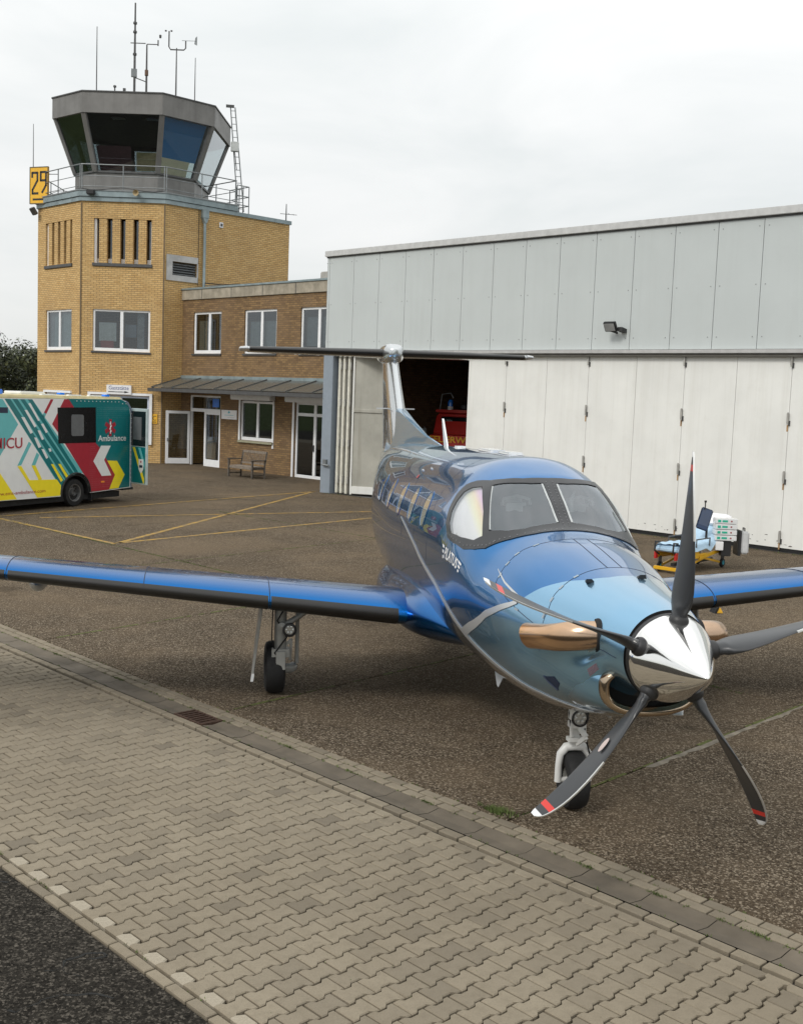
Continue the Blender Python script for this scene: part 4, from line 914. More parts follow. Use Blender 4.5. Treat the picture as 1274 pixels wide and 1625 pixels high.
# ============================================================ ambulances
LET={}
def ambulance(origin,label):
    th=.604; e=Vector((math.sin(th),math.cos(th),0)); y=Vector((-e.y,e.x,0))
    root=empty('ambulance',origin,rz=math.atan2(e.y,e.x),label=label,cat='ambulance',group='boxy ambulances parked by the tower')
    MW.pop(root.name)     # children built in local coordinates: x rearwards, y away from the viewer
    Wd=2.12
    aw=mat('ambulance_white',(.76,.77,.76),.3,var=.03,coat=.4); teal=mat('ambulance_teal',(.0,.155,.165),.35,var=.06,coat=.3); lt=mat('ambulance_light_teal',(.13,.46,.47),.35,var=.04)
    red=mat('ambulance_red',(.36,.018,.035),.35,var=.06,coat=.3); yel=mat('ambulance_yellow',(.88,.72,.02),.35,var=.04)
    # body with rounded rear-top corner and a wheel arch
    prof=[(-3.0,.33),(-.58,.31)]+[(.0-.56*math.cos(a),.34+.56*math.sin(a)) for a in [PI*k/10 for k in range(1,10)]]+[(.58,.34),(2.27,.40),(2.25,2.50),(2.20,2.68),(2.08,2.82),(1.85,2.90),(-3.0,2.86)]
    def s0(x,z): return Vector((x,0,z))
    def s1(x,z): return Vector((x,Wd,z))
    MB().prism(prof,s0,s1).build('body',aw,root,bevel=.0)
    rf=MB(); rf.b2((-3.0,.04,2.86),(1.9,Wd-.04,2.96)); rf.build('roof',mat('roof_cream',(.68,.60,.36),.5),root,bevel=.03)
    tb=[(2.02,2.86),(2.12,2.82),(2.24,2.66),(2.29,2.46),(2.30,.41),(2.26,.41),(2.25,2.44),(2.19,2.64),(2.08,2.78),(2.0,2.82)]
    MB().prism(tb,lambda x,z:Vector((x,-.012,z)),lambda x,z:Vector((x,Wd+.012,z))).build('corner_trim',mat('trim_blue_grey',(.16,.20,.26),.4),root)
    def decal(nm,P,m_,lvl,par=None):
        return MB().prism(P,lambda x,z:Vector((x,-.0012-.0018*lvl,z)),lambda x,z:Vector((x,.003,z))).build(nm,m_,root)
    D=lambda nm,P,m_,l: decal(nm,P,m_,l)
    D('stripe_field',[(-2.57,2.85),(-1.63,2.85),(.30,.90),(.05,.89),(-.30,.83),(-.46,.70),(-.56,.52)],lt,1)
    D('teal_panel',[(-.37,2.88),(1.80,2.90),(2.03,2.82),(2.17,2.66),(2.21,2.48),(2.22,.42),(.76,.36),(.60,.36),(.56,.55),(.38,.80),(.25,.92),(-.45,1.73)],teal,1)
    D('light_triangle',[(-2.98,2.85),(-2.63,2.84),(-2.11,2.22),(-2.98,1.10)],lt,1)
    for P in ([(-2.57,2.85),(-2.38,2.85),(-.46,.74),(-.56,.52),(-.60,.60)],[(-2.31,2.85),(-2.14,2.85),(-.27,.84),(-.40,.74)],[(-2.05,2.85),(-1.9,2.85),(-.08,.90),(-.22,.87)],[(-1.79,2.85),(-1.63,2.85),(.11,.90),(-.03,.90)]): D('stripe',P,teal,2)
    for P in ([(-2.01,2.4),(-1.9,2.4),(-1.6,2.01),(-1.69,1.98)],[(-1.56,1.88),(-1.47,1.88),(-1.3,1.64),(-1.4,1.61)],[(-1.3,1.58),(-1.21,1.58),(-1.05,1.36),(-1.12,1.32)],[(-1.9,2.58),(-1.81,2.58),(-1.47,2.17),(-1.55,2.14)],[(-1.44,2.06),(-1.35,2.06),(-1.21,1.84),(-1.28,1.81)],[(-1.05,1.59),(-.97,1.59),(-.93,1.52),(-1.0,1.5)],[(-1.77,2.74),(-1.7,2.76),(-1.36,2.32),(-1.42,2.3)],[(-1.32,2.22),(-1.24,2.24),(-1.07,2.02),(-1.14,1.99)]): D('white_dash',P,aw,3)
    for P in ([(-1.74,1.78),(-1.65,1.72),(-2.0,1.19),(-2.13,1.18)],[(-1.46,1.5),(-1.37,1.43),(-1.51,1.17),(-1.64,1.17)],[(-1.21,2.52),(-1.13,2.48),(-1.22,2.34),(-1.29,2.4)]): D('light_bar',P,lt,1)
    D('red_slash',[(-.97,2.86),(-.87,2.86),(-1.13,2.48),(-1.21,2.52)],red,2)
    D('red_band',[(-.47,2.87),(-.3,2.87),(-.1,2.66),(-.1,2.0),(-.69,2.0),(-.91,2.22)],red,2)
    D('red_panel',[(-.45,1.73),(.75,1.71),(.94,1.56),(1.23,1.23),(1.59,.79),(1.33,.385),(.76,.37),(.60,.37),(.56,.55),(.38,.80),(.25,.92)],red,2)
    D('white_chevron',[(.99,1.62),(1.39,1.61),(1.12,1.22),(1.43,.78),(1.03,.78),(.68,1.2)],aw,3)
    D('yellow_chevron',[(1.25,1.2),(1.66,1.18),(2.0,.78),(1.74,.41),(1.35,.40),(1.58,.79)],yel,3)
    for P in ([(-2.98,1.25),(-2.88,1.18),(-2.71,1.01),(-2.15,.34),(-2.98,.34)],[(-2.13,1.17),(-2.0,1.17),(-1.71,.8),(-.73,.77),(-.57,.60),(-.60,.335),(-1.43,.335)],[(-1.64,1.17),(-1.51,1.17),(-1.27,.8),(-1.39,.79)],[(-.95,1.18),(-.86,1.18),(-.50,.74),(-.58,.70)],[(-.69,1.18),(-.59,1.17),(-.30,.84),(-.38,.80)]): D('yellow_mark',P,yel,3)
    wn=D('side_window',[(-.72,2.65),(.75,2.67),(.78,1.71),(-.68,1.71)],mat('window_black',(.008,.008,.009),.25,coat=.5),5)
    MB().prism([(-.21,2.42),(-.17,2.47),(.23,2.47),(.27,2.43),(.28,1.95),(.24,1.90),(-.16,1.90),(-.20,1.94)],lambda x,z:Vector((x,-.018,z)),lambda x,z:Vector((x,-.009,z))).build('pane',mat('frosted_pane',(.13,.135,.14),.3),wn,local=True)
    D('black_strip',[(-2.98,2.64),(-2.46,2.64),(-2.46,2.5),(-2.98,2.5)],mat('strip_navy',(.01,.02,.05),.3),3)
    # star emblem
    cx,cz=1.365,2.11; mb=MB(); mb.m=0
    for k in range(3):
        a=k*PI/3; ux,uz=math.cos(a)*.055,math.sin(a)*.055; vx,vz=-math.sin(a)*.235,math.cos(a)*.235
        mb.prism([(cx-ux-vx,cz-uz-vz),(cx+ux-vx,cz+uz-vz),(cx+ux+vx,cz+uz+vz),(cx-ux+vx,cz-uz+vz)],lambda x,z:Vector((x,-.0075-k*.0007,z)),lambda x,z:Vector((x,.0,z)))
    mb.build('star_emblem',red,root)
    mb=MB(); mb.prism([(cx-.015,cz-.17),(cx+.015,cz-.17),(cx+.02,cz+.17),(cx-.02,cz+.17)],lambda x,z:Vector((x,-.012,z)),lambda x,z:Vector((x,-.009,z)))
    mb.tube([(cx+.05*math.sin(t*2),-.013,cz-.13+t*.045) for t in range(7)],.011,5); mb.build('emblem_staff',aw,root)
    def word(s,x0,x1,z0,h,m_,bold=.0):
        mb=MB(); text_on(mb,s,lambda x,y:Vector((x0+x,-.011,z0+y)),x1-x0,h,bold=bold); mb.build('lettering',m_,root,fix=False)
    word('Ambulance',.86,2.03,1.74,.165,aw,.012); word('MICU',-2.92,-1.97,1.62,.27,red,.01); word('www.ems-ambulance.com',-2.95,-1.15,.46,.085,red)
    MB().b2((1.0,-.02,.60),(1.13,-.002,.64)).build('marker_lamp',mat('lamp_orange2',(.9,.35,.03),.3),root)
    dots=MB()
    for k in range(16): dots.box((2.24,-.016,.55+k*.13),(.025,.012,.025))
    for k in range(14): dots.box((.0+k*.155,-.012,2.83 if k<12 else 2.78),(.022,.012,.022))
    dots.build('reflector_dots',aw,root,kind='stuff')
    # fine grid of pale dots in the reflective film
    gd=MB()
    for i in range(30):
        for j in range(40):
            x=.55+i*.056; z=.48+j*.056
            if .83<x<2.06 and 1.70<z<2.36: continue
            if z>2.75 or x>2.18 or (x<.80 and z>1.65): continue
            if x>.62 and .74<z<1.64 and x<1.95 and (1.25-.56*abs(z-1.2)<x+.3 and x<1.95): continue
            gd.poly([(x-.006,-.0075,z),(x,-.0075,z-.006),(x+.006,-.0075,z),(x,-.0075,z+.006)])
    gd.build('film_dots',mat('film_dot',(.30,.42,.42),.4),root,kind='stuff',fix=False)
    # wheels
    tm=black; rim=mat('rim_grey',(.20,.20,.20),.4,.6,var=.15)
    for nm,x,ys in (('wheel',0,1),('wheel',0,-1),('wheel',-4.3,1),('wheel',-4.3,-1)):
        yy=.03 if ys>0 else Wd-.03; ax=Vector((0,-1 if ys>0 else 1,0))
        w=MB(); w.lathe([(.22,-.22),(.34,-.22),(.372,-.17),(.375,-.05),(.35,0),(.25,.005),(.22,-.02)],(x,yy,.375),ax,32,closed=True); wo=w.build('wheel',tm,root,smooth=True)
        r=MB(); r.lathe([(0,-.08),(.07,-.08),(.08,-.02),(.10,-.10),(.19,-.11),(.215,-.005),(.235,.0),(.235,-.05)],(x,yy,.375),ax,28); r.build('rim',rim,wo,smooth=True,local=True)
        h=MB()
        for k in range(10): a=k*PI/5; h.box(Vector((x,yy-(.09 if ys>0 else -.09)*-1*0+(.085 if ys>0 else -.085),.375))+Vector((math.cos(a)*.155,0,math.sin(a)*.155)),(.035,.02,.035))
        h.build('rim_hole',blackp,wo,local=True)
    MB().prism([(.0+.58*math.cos(a),.36+.56*math.sin(a)) for a in [PI*k/12 for k in range(13)]]+[(-.57,.33),(.57,.33)],lambda x,z:Vector((x,.34,z)),lambda x,z:Vector((x,1.8,z))).build('wheel_housing',black,root)
    ar=[(.556*math.cos(PI*k/12),.34+.556*math.sin(PI*k/12)) for k in range(13)]; ai=[(.50*math.cos(PI*k/12),.34+.50*math.sin(PI*k/12)) for k in range(13)][::-1]
    MB().prism(ar+ai,lambda x,z:Vector((x,.004,z)),lambda x,z:Vector((x,.36,z))).build('arch_liner',black,root)
    mb=MB(); n=14; P=[(.57*math.cos(PI*k/n),.36+.55*math.sin(PI*k/n)) for k in range(n+1)]; mb.tube([(x,-.012,z) for x,z in P],.022,6); mb.build('wheel_arch_trim',blackp,root,smooth=True)
    MB().b2((-2.9,.1,.16),(1.9,Wd-.1,.32)).build('chassis',black,root); MB().b2((1.95,.02,.33),(2.42,Wd-.02,.40)).build('rear_step',blackp,root,bevel=.01); MB().b2((.62,.0,.12),(.66,.3,.4)).build('mud_flap',black,root)
    # rear opening and the near door leaf swung outwards
    MB().b2((2.26,.12,.5),(2.275,Wd-.12,2.62)).build('rear_opening',dark,root)
    ang=math.atan2(-.8,.6)-math.atan2(e.y,e.x); dx,dy=math.cos(ang),math.sin(ang)
    O=Vector((2.30,.0,0)); px=Vector((dx,dy,0)); pn=Vector((-dy,dx,0)); 
    if pn.dot(Vector((e.x*0-y.x*0,-1,0)))<0: pn=-pn
    pn=Vector((dy,-dx,0)) if Vector((dy,-dx,0)).y<0 else Vector((-dy,dx,0))
    DL=.80
    def dd(x,z,o=0): return O+px*x+pn*o+UP*z
    def dp_(nm,P,m_,o0,o1,par=None,**k): return MB().prism(P,lambda x,z:dd(x,z,o0),lambda x,z:dd(x,z,o1)).build(nm,m_,par or root,local=bool(par),**k)
    dr=dp_('rear_door',[(0,.52),(DL,.52),(DL,2.66),(0,2.66)],mat('door_edge',(.42,.50,.50),.4),-.03,.03,bevel=.008)
    for o0,o1 in ((.031,.034),(-.034,-.031)):
        dp_('door_teal',[(.04,.56),(DL-.06,.56),(DL-.06,1.58),(.04,1.58)],teal,o0,o1,dr); s=1 if o0>0 else -1
        dp_('door_window_panel',[(.03,1.60),(DL-.06,1.60),(DL-.06,2.58),(.03,2.58)],mat('window_black',(0,0,0)),o0,o1,dr)
        dp_('door_pane',[(.12,1.78),(DL-.26,1.78),(DL-.26,2.42),(.12,2.42)],mat('frosted_pane',(0,0,0)),o0+s*.003,o1+s*.003,dr)
        dp_('door_stripe',[(.10,1.56),(.22,1.56),(.70,.70),(.70,.56),(.66,.56)],yel,o0+s*.002,o1+s*.002,dr); dp_('door_stripe',[(.38,1.56),(.50,1.56),(.72,1.14),(.72,.95)],lt,o0+s*.002,o1+s*.002,dr)
        dp_('door_badge',[(.42,1.24),(.66,1.24),(.66,.96),(.60,.88),(.54,.84),(.48,.88),(.42,.96)],aw,o0+s*.005,o1+s*.005,dr)
        dp_('badge_mark',[(.51,1.14),(.57,1.14),(.57,1.19),(.51,1.19)],red,o0+s*.008,o1+s*.008,dr); dp_('badge_line',[(.46,1.00),(.62,1.00),(.62,1.07),(.46,1.07)],mat('strip_navy',(0,0,0)),o0+s*.008,o1+s*.008,dr)
    # beacons, cab in front
    bl=mat('beacon_blue',(.02,.22,.85),.15,coat=1)
    for yy in (.25,Wd-.25):
        MB().b2((1.35,yy-.08,2.95),(1.55,yy+.08,3.02)).build('beacon',bl,root,bevel=.02)
        MB().b2((-2.95,yy-.14,2.95),(-2.5,yy+.14,3.08)).build('beacon',bl,root,bevel=.02)
    MB().b2((-1.2,.8,2.96),(-.3,1.4,3.04)).build('roof_hatch',aw,root,bevel=.02)
    for x in (-.9,.1,.9): MB().box((x,.18,2.97),(.5,.1,.05)).build('roof_rail',aw,root,bevel=.01)
    MB().prism([(-3.0,.35),(-5.75,.35),(-5.8,.95),(-5.65,1.25),(-4.75,1.50),(-4.0,2.40),(-3.0,2.5)],lambda x,z:Vector((x,.08,z)),lambda x,z:Vector((x,Wd-.08,z))).build('cab',aw,root,bevel=.04)
    MB().prism([(-4.68,1.55),(-3.98,2.32),(-3.2,2.34),(-3.2,1.5)],lambda x,z:Vector((x,.075,z)),lambda x,z:Vector((x,.07,z))).build('cab_window',mat('window_black',(0,0,0)),root)
    return root
amb=ambulance(Vector((-6.697,25.128,0)),'teal, red, yellow and white ambulance with open rear door, nearest to the camera')
a2=copy_tree(amb); a2.location=Vector((-6.697,25.128,0))+Vector((-.823,.568,0))*3.7+Vector((.568,.823,0))*(-1.55+.1)
a2['label']='second ambulance mostly hidden behind the nearer one, only its roof edge showing'
# ============================================================ fire truck in the hangar
ft=empty('fire_truck',FH(-8.9,-6,0),label='dark red fire truck with yellow lettering and blue beacon inside the hangar',cat='fire truck')
FT=Fr(FH(-9.35,-3.3,0),(dH*.93+nH*.36).normalized(),None); FT.n=Vector((-FT.d.y,FT.d.x,0))
fr=mat('fire_red',(.55,.022,.014),.35,var=.06,coat=.4)
def fb_(n,m_,a,**k): return fbox(MB(),FT,*a).build(n,m_,ft,**k)
MB().prism([(0,.55),(0,2.03),(-.26,2.07),(-.40,2.09),(-.66,2.72),(-.95,2.84),(-2.2,2.84),(-2.2,.55)],lambda o,z:FT(-1.05,o,z),lambda o,z:FT(1.05,o,z)).build('cab',fr,ft,bevel=.05)
fb_('body',fr,(-1.1,1.1,-6.2,-2.25,.6,2.9),bevel=.04)
MB().prism([(-.92,2.10),(.92,2.10),(.84,2.66),(-.84,2.66)],lambda t,z:FT(t,-.40-(z-1.95)*.31,z),lambda t,z:FT(t,-.44-(z-1.95)*.31,z)).build('windscreen',mat('windscreen_dark',(.012,.014,.016),.06,coat=1),ft)
fb_('roof_lip',fr,(-1.08,1.08,-2.2,-.60,2.80,2.90),bevel=.03); fb_('bumper',white,(-1.1,1.1,-.05,.12,.55,.78),bevel=.03); fb_('grille',blackp,(-.6,.6,-.01,.03,1.0,1.35))
for s in (-1,1):
    MB().lathe([(.11,-.02),(.11,.04),(.09,.06),(0,.06)],FT(s*.82,0,1.12),-FT.n,16).build('headlight',mat('lamp_glass',(.6,.6,.58),.1),ft,smooth=True)
    mb=MB(); mb.tube([FT(s*1.05,-.3,1.7),FT(s*1.3,-.25,1.75),FT(s*1.3,-.25,2.3)],.018,6); mb.box(FT(s*1.32,-.25,2.08),(.18,.05,.32),Matrix.Rotation(-.5,3,'Z')); mb.build('mirror',rail,ft)
    MB().lathe([(.0,-.12),(.42,-.12),(.45,-.08),(.45,.08),(.42,.12),(0,.12)],FT(s*.95,-.9,.46),FT.d,24).build('wheel',black,ft,smooth=True); MB().lathe([(.0,-.12),(.42,-.12),(.45,-.08),(.45,.08),(.42,.12),(0,.12)],FT(s*.95,-4.6,.46),FT.d,24).build('wheel',black,ft,smooth=True)
MB().lathe([(.09,0),(.09,.16),(.06,.24),(0,.25)],FT(-.62,-.85,3.0),UP,16).build('beacon',mat('beacon_blue',(0,0,0)),ft,smooth=True); MB().lathe([(.1,0),(.1,.12),(0,.12)],FT(-.62,-.85,2.89),UP,12).build('beacon_base',white,ft)
MB().tube([FT(-.98,-.8,2.9),FT(-.92,-.8,3.42),FT(-.6,-.8,3.46),FT(-.5,-.8,3.3)],.022,8).build('guard_bar',rail,ft,smooth=True)
for k in range(3): MB().lathe([(0,0),(.12,.02),(.13,.14),(0,.18)],FT(-.2+k*.3,-1.1,2.92),UP,12).build('roof_gear',darkg,ft,smooth=True)
mb=MB(); text_on(mb,'FEUERWEHR',lambda x,y:FT(-.98+x,.035-.0,1.80+y),1.96,.21,bold=.02); mb.build('lettering',yellow,ft,fix=False)
mb=MB(); text_on(mb,'W 3074',lambda x,y:FT(-.78+x,-.395-(2.50-1.95)*.31+.02,2.5+y),.36,.07) ; mb.build('windscreen_lettering',mat('dull_white',(.4,.4,.4),.5),ft,fix=False)
# ============================================================ stretcher (ambulance cot)
dg_=Vector((1.5,1.2,0)).normalized(); GO=Vector((6.62,15.45,0)); FG=Fr(GO,dg_,Vector((-dg_.y,dg_.x,0)))
cy=mat('cot_yellow',(.75,.42,.02),.35,var=.06); sheet=mat('pale_blue_sheet',(.42,.58,.72),.8,var=.08,scale=8,bmp=.4); pil=mat('pillow_white',(.78,.78,.80),.8,var=.04)
ct_=empty('stretcher',GO,label='yellow wheeled ambulance stretcher with pale blue sheet standing before the hangar doors',cat='stretcher')
def gb(n,m_,a,**k): return fbox(MB(),FG,*a).build(n,m_,ct_,**k)
for s in (-1,1):
    MB().tube([FG(-1.0,s*.27,.34),FG(.95,s*.27,.34)],.028,8).build('side_rail',cy,ct_,smooth=True)
    gb('frame_panel',cy,(-.97,-.30,s*.29-.02,s*.29+.02,.27,.49),bevel=.015); gb('frame_slot',blackp,(-.85,-.5,s*.315-.003,s*.315+.003,.35,.42))
    MB().bar(FG(-.8,s*.25,.12),FG(.4,s*.25,.33),.04).bar(FG(.7,s*.25,.12),FG(-.4,s*.25,.33),.04).build('cross_leg',cy,ct_)
    MB().bar(FG(-.3,s*.30,.28),FG(.75,s*.30,.40),.035,.07).build('lift_rail',cy,ct_)
    for x in (-.82,.78):
        MB().lathe([(.0,-.025),(.085,-.025),(.10,-.01),(.10,.01),(.085,.025),(0,.025)],FG(x,s*.27,.10),FG.n,18).build('wheel',black,ct_,smooth=True); MB().bar(FG(x,s*.27,.1),FG(x,s*.27,.3),.04,.06).build('fork',darkg,ct_)
        MB().lathe([(0,-.03),(.045,-.03),(.045,.03),(0,.03)],FG(x,s*.27,.10),FG.n,12).build('hub',mat('hub_teal',(.02,.3,.4),.4),ct_)
    MB().tube([FG(-1.0,s*.2,.36),FG(-1.18,s*.2,.45),FG(-1.16,s*.2,.62),FG(-1.0,s*.2,.6)],.02,8).build('foot_loop',blackp,ct_,smooth=True)
    gb('red_grip',mat('grip_red',(.5,.02,.02),.4),(-1.12,-1.04,s*.22-.02,s*.22+.02,.28,.42))
    MB().tube([FG(-.45,s*.31,.5),FG(-.45,s*.31,.66),FG(.1,s*.31,.66),FG(.1,s*.31,.5)],.015,6).build('side_guard',darkg,ct_)
gb('base_bar',blackp,(-.8,.8,-.04,.04,.12,.18)); gb('foot_bar',cy,(-1.02,-.96,-.3,.3,.05,.12),bevel=.01)
mt=MB(); prof=[(-1.0,.50),(-.9,.55),(-.2,.54),(.1,.56),(.85,.86),(.93,.84),(.9,.74),(.12,.46),(-.2,.43),(-1.0,.42)]
mt.prism(prof,lambda t,z:FG(t,.29,z),lambda t,z:FG(t,-.29,z)); mt.build('mattress',sheet,ct_,bevel=.02)
sh=MB(); n=16; rows=[]
for i in range(25):
    t=-.98+i*.077; zb=.56 if t<.1 else .57+(t-.1)*.40; row=[]
    for j in range(n+1):
        o=-.34+.68*j/n; ed=max(0,abs(o)-.28)/.06; z=zb+.012*math.sin(t*19+o*7)*.8+.008*math.sin(o*31+t*5)-ed*(.13+.03*math.sin(t*11)); row.append(FG(t,o,z+.01))
    rows.append(row)
sh.grid(rows); sh.build('sheet',sheet,ct_,smooth=True,ang=0)
pm=MB(); rows=[]
for i in range(13):
    u=i/12*2-1; row=[]
    for j in range(13):
        v=j/12*2-1; h=.075*max(0,(1-u**4)*(1-v**4))**.5; row.append(FG(.88+u*.2*math.cos(.4),v*.29,.97+u*.07+h))
    rows.append(row)
pm.grid(rows); 
rows=[[ (Vector(q)-UP*.10*max(0,(1-(i/6-1)**4)*(1-(j/6-1)**4))**.5*1.6) for j,q in enumerate(r)] for i,r in enumerate(rows)]
pm.grid(rows); tag(pm.build('pillow',pil,None,smooth=True,ang=0),'plump white pillow on the raised head end of the stretcher','pillow')
# medical pump stack: four white units with green marks
pk=empty('pump_stack',FG(.55,.36,.5),label='white medical pump stack with green labels clipped to the stretcher side',cat='medical pumps')
grn=mat('label_green',(.02,.42,.28),.4)
FP=Fr(FG(.50,.40,0),(d2*.95+nH*.0).normalized(),None); FP.n=Vector((-FP.d.y,FP.d.x,0))
for k in range(4):
    z=.60+k*.115; u=fbox(MB(),FP,-.20,.24,-.14,.12,z,z+.105).build('pump',white_gloss,pk,bevel=.01)
    fbox(MB(),FP,-.16,-.10,.12,.125,z+.03,z+.08).build('green_dot',grn,u,local=True); fbox(MB(),FP,-.07,.04,.12,.124,z+.035,z+.075).build('display',grn,u,local=True); fbox(MB(),FP,.10,.13,.12,.124,z+.04,z+.07).build('knob',mat('knob_red',(.3,.05,.05),.4),u,local=True)
    fbox(MB(),FP,.24,.245,-.10,.08,z+.02,z+.09).build('side_label',grn,u,local=True)
fbox(MB(),FP,-.05,.15,-.10,.08,.28,.60).build('battery_box',blackp,pk,bevel=.01); fbox(MB(),FP,-.18,-.02,.05,.13,.40,.58).build('white_module',white,pk,bevel=.01)
cs=empty('equipment_case',FG(.95,.34,.3),label='pale grey hard equipment case hanging at the head end of the stretcher',cat='case')
fbox(MB(),FP,.34,.50,-.25,.12,.34,.80).build('shell',mat('case_grey',(.55,.56,.56),.4),cs,bevel=.03); fbox(MB(),FP,.28,.34,-.25,.12,.30,.82).build('frame',blackp,cs,bevel=.01); MB().tube([FP(.42,-.1,.80),FP(.42,-.1,.86),FP(.42,.02,.86),FP(.42,.02,.80)],.012,6).build('handle',blackp,cs)
mo=empty('patient_monitor',FG(.15,.36,.5),label='dark navy tablet monitor tilted on a pole above the stretcher',cat='monitor')
q=FP(-.42,.05,1.02); Rt=Matrix.Rotation(-.18,3,'Z')@Matrix.Rotation(R_(18),3,'Y')@Matrix.Rotation(R_(-14),3,'X')
MB().box(q,(.25,.04,.46),Rt).build('screen',mat('navy_case',(.015,.035,.085),.35),mo,bevel=.02); MB().box(q+Rt@Vector((0,-.022,.03)),(.20,.004,.34),Rt).build('display',mat('screen_navy',(.01,.03,.08),.1,coat=1),mo)
MB().tube([q+UP*.2,q+UP*.34],.012,6).box(q+UP*.36,(.04,.03,.04)).build('aerial',blackp,mo); MB().tube([FP(-.36,.04,.45),FP(-.36,.04,.8),q],.025,8).build('pole',blackp,mo)
# wheel chock
ck=empty('wheel_chock',(5.03,10.75,0),label='yellow and black wheel chock on the ground under the far wing',cat='wheel chock')
MB().prism([(-.07,0),(.07,0),(.02,.09),(-.02,.09)],lambda x,z:Vector((5.03+x,10.66,z)),lambda x,z:Vector((5.03+x,10.84,z))).build('wedge',yellow,ck,bevel=.01); MB().prism([(-.085,0),(-.05,0),(-.005,.10),(-.035,.10)],lambda x,z:Vector((5.03+x,10.65,z)),lambda x,z:Vector((5.03+x,10.85,z))).build('rubber_edge',black,ck)
# ============================================================ trees and fence at the left
leafm,ntl,bl_=nodes('leaf_green'); g=noise(ntl,1.6,4); oi=NN(ntl,'ShaderNodeAttribute',attribute_name='tone')
c_=ramp(ntl,oi.outputs['Fac'],[(0,(.018,.026,.012)),(.6,(.045,.058,.022)),(1,(.11,.125,.05))]); ntl.links.new(c_,bl_.inputs['Base Color']); bl_.inputs['Roughness'].default_value=.6
bark=mat('bark',(.06,.045,.03),.9,var=.3)
def tree(P,h,r,label,seed,n=5200):
    rnd=random.Random(seed); t=empty('broadleaf_tree',P,label=label,cat='tree',group='dark green trees left of the tower')
    mb=MB(); mb.tube([P,P+UP*h*.35,P+UP*h*.75+Vector((.2,.1,0))],[.16,.12,.05],8)
    cl=[]
    for k in range(26):
        a=rnd.uniform(0,2*PI); rr_=r*rnd.uniform(.1,.85)**.7; z=h*rnd.uniform(.22,.93); s=math.sqrt(max(.1,1-((z/h-.5)/.52)**2)); q=P+Vector((math.cos(a)*rr_*s,math.sin(a)*rr_*s,z)); cl.append((q,r*rnd.uniform(.22,.42)))
        if k<12: mb.tube([P+UP*z*.55,q],[.05,.015],5)
    mb.build('trunk',bark,t,smooth=True)
    V,F,T=[],[],[]
    for i in range(n):
        q,s=rnd.choice(cl); d=Vector((rnd.gauss(0,1),rnd.gauss(0,1),rnd.gauss(0,1))).normalized(); c=q+d*s*rnd.uniform(.55,1.08)
        u=Vector((rnd.gauss(0,1),rnd.gauss(0,1),rnd.gauss(0,1))).normalized(); v=u.cross(d).normalized(); u=v.cross(d); l=rnd.uniform(.05,.11); b=len(V)
        V+=[tuple(c-u*l),tuple(c+v*l*.55+d*.01),tuple(c+u*l),tuple(c-v*l*.55)]; F.append((b,b+1,b+2,b+3)); T.append(rnd.random()**1.6)
    me=bpy.data.meshes.new('crown'); me.from_pydata(V,[],F); me.materials.append(leafm); me.attributes.new('tone','FLOAT','FACE').data.foreach_set('value',T)
    o=bpy.data.objects.new('crown',me); C.objects.link(o); att(o,t)
tree(Vector((-12.1,52.5,0)),5.0,2.2,'dark green bushy tree touching the left corner of the tower',1,9000)
tree(Vector((-14.8,53.0,0)),5.6,2.4,'dark green bushy tree at the very left edge beyond the ambulances',2,9000)
tree(Vector((-13.4,56.5,0)),5.3,2.6,'dark tree standing behind and between the two leftmost trees',3,7000)
tree(Vector((-17.6,55.0,0)),5.8,2.6,'dark tree just outside the left edge of the row',4,4000)
fe=empty('fence',(-13.5,50.2,0),label='low grey green metal fence below the trees left of the tower',cat='fence')
fm_=mat('fence_green_grey',(.07,.10,.10),.6,var=.1)
for k in range(5): MB().box((-19+k*2,50.2,1.2),(.06,.06,2.4)).build('post',fm_,fe)
for k in range(4): 
    mb=MB()
    for i in range(24): mb.box((-19+k*2+.04+i*.083,50.2,1.15),(.06,.012,2.2))
    mb.build('mesh_panel',fm_,fe)
# ============================================================ the aircraft
PIV=Vector((0,2.37159,0))
A_,B_=-0.01066,-0.01175
Mb=Matrix(((math.cos(A_),0,math.sin(A_)),(0,1,0),(-math.sin(A_),0,math.cos(A_))))@Matrix(((1,0,0),(0,math.cos(B_),-math.sin(B_)),(0,math.sin(B_),math.cos(B_))))
ac=empty('aircraft',M=Matrix.Translation(PIV)@Mb.to_4x4(),label='glossy blue single engine turboprop aircraft with five bladed propeller parked on the apron',cat='aircraft')
MW[ac.name]=Matrix.Translation(PIV)     # children are given in airframe coordinates (x sideways, y aft of the spinner tip, z up)
ST=[[0.62,.298,1.925,1.325,1.62,2.0,2.0],[0.86,.365,1.964,1.335,1.62,2.0,2.0],[1.12,.45,1.996,1.10,1.545,2.034,2.2],[1.6,.571,2.05,.967,1.51,2.07,2.3],[2.2,.702,2.135,.864,1.518,2.186,2.35],[2.8,.776,2.205,.834,1.539,2.262,2.4],[3.2,.82,2.421,.836,1.591,2.354,2.4],[3.6,.853,2.626,.832,1.662,2.42,2.4],[4.2,.868,2.75,.812,1.727,2.355,2.4],[5.0,.878,2.75,.783,1.742,2.267,2.4],[7.0,.885,2.724,.757,1.739,2.218,2.4],[9.0,.812,2.702,.84,1.78,2.184,2.3],[10.5,.617,2.668,1.149,1.924,2.153,2.2],[12.0,.361,2.578,1.614,2.114,2.025,2.1],[13.3,.142,2.48,2.046,2.281,1.935,2.0],[14.1,.02,2.379,2.297,2.361,1.946,2.0]]
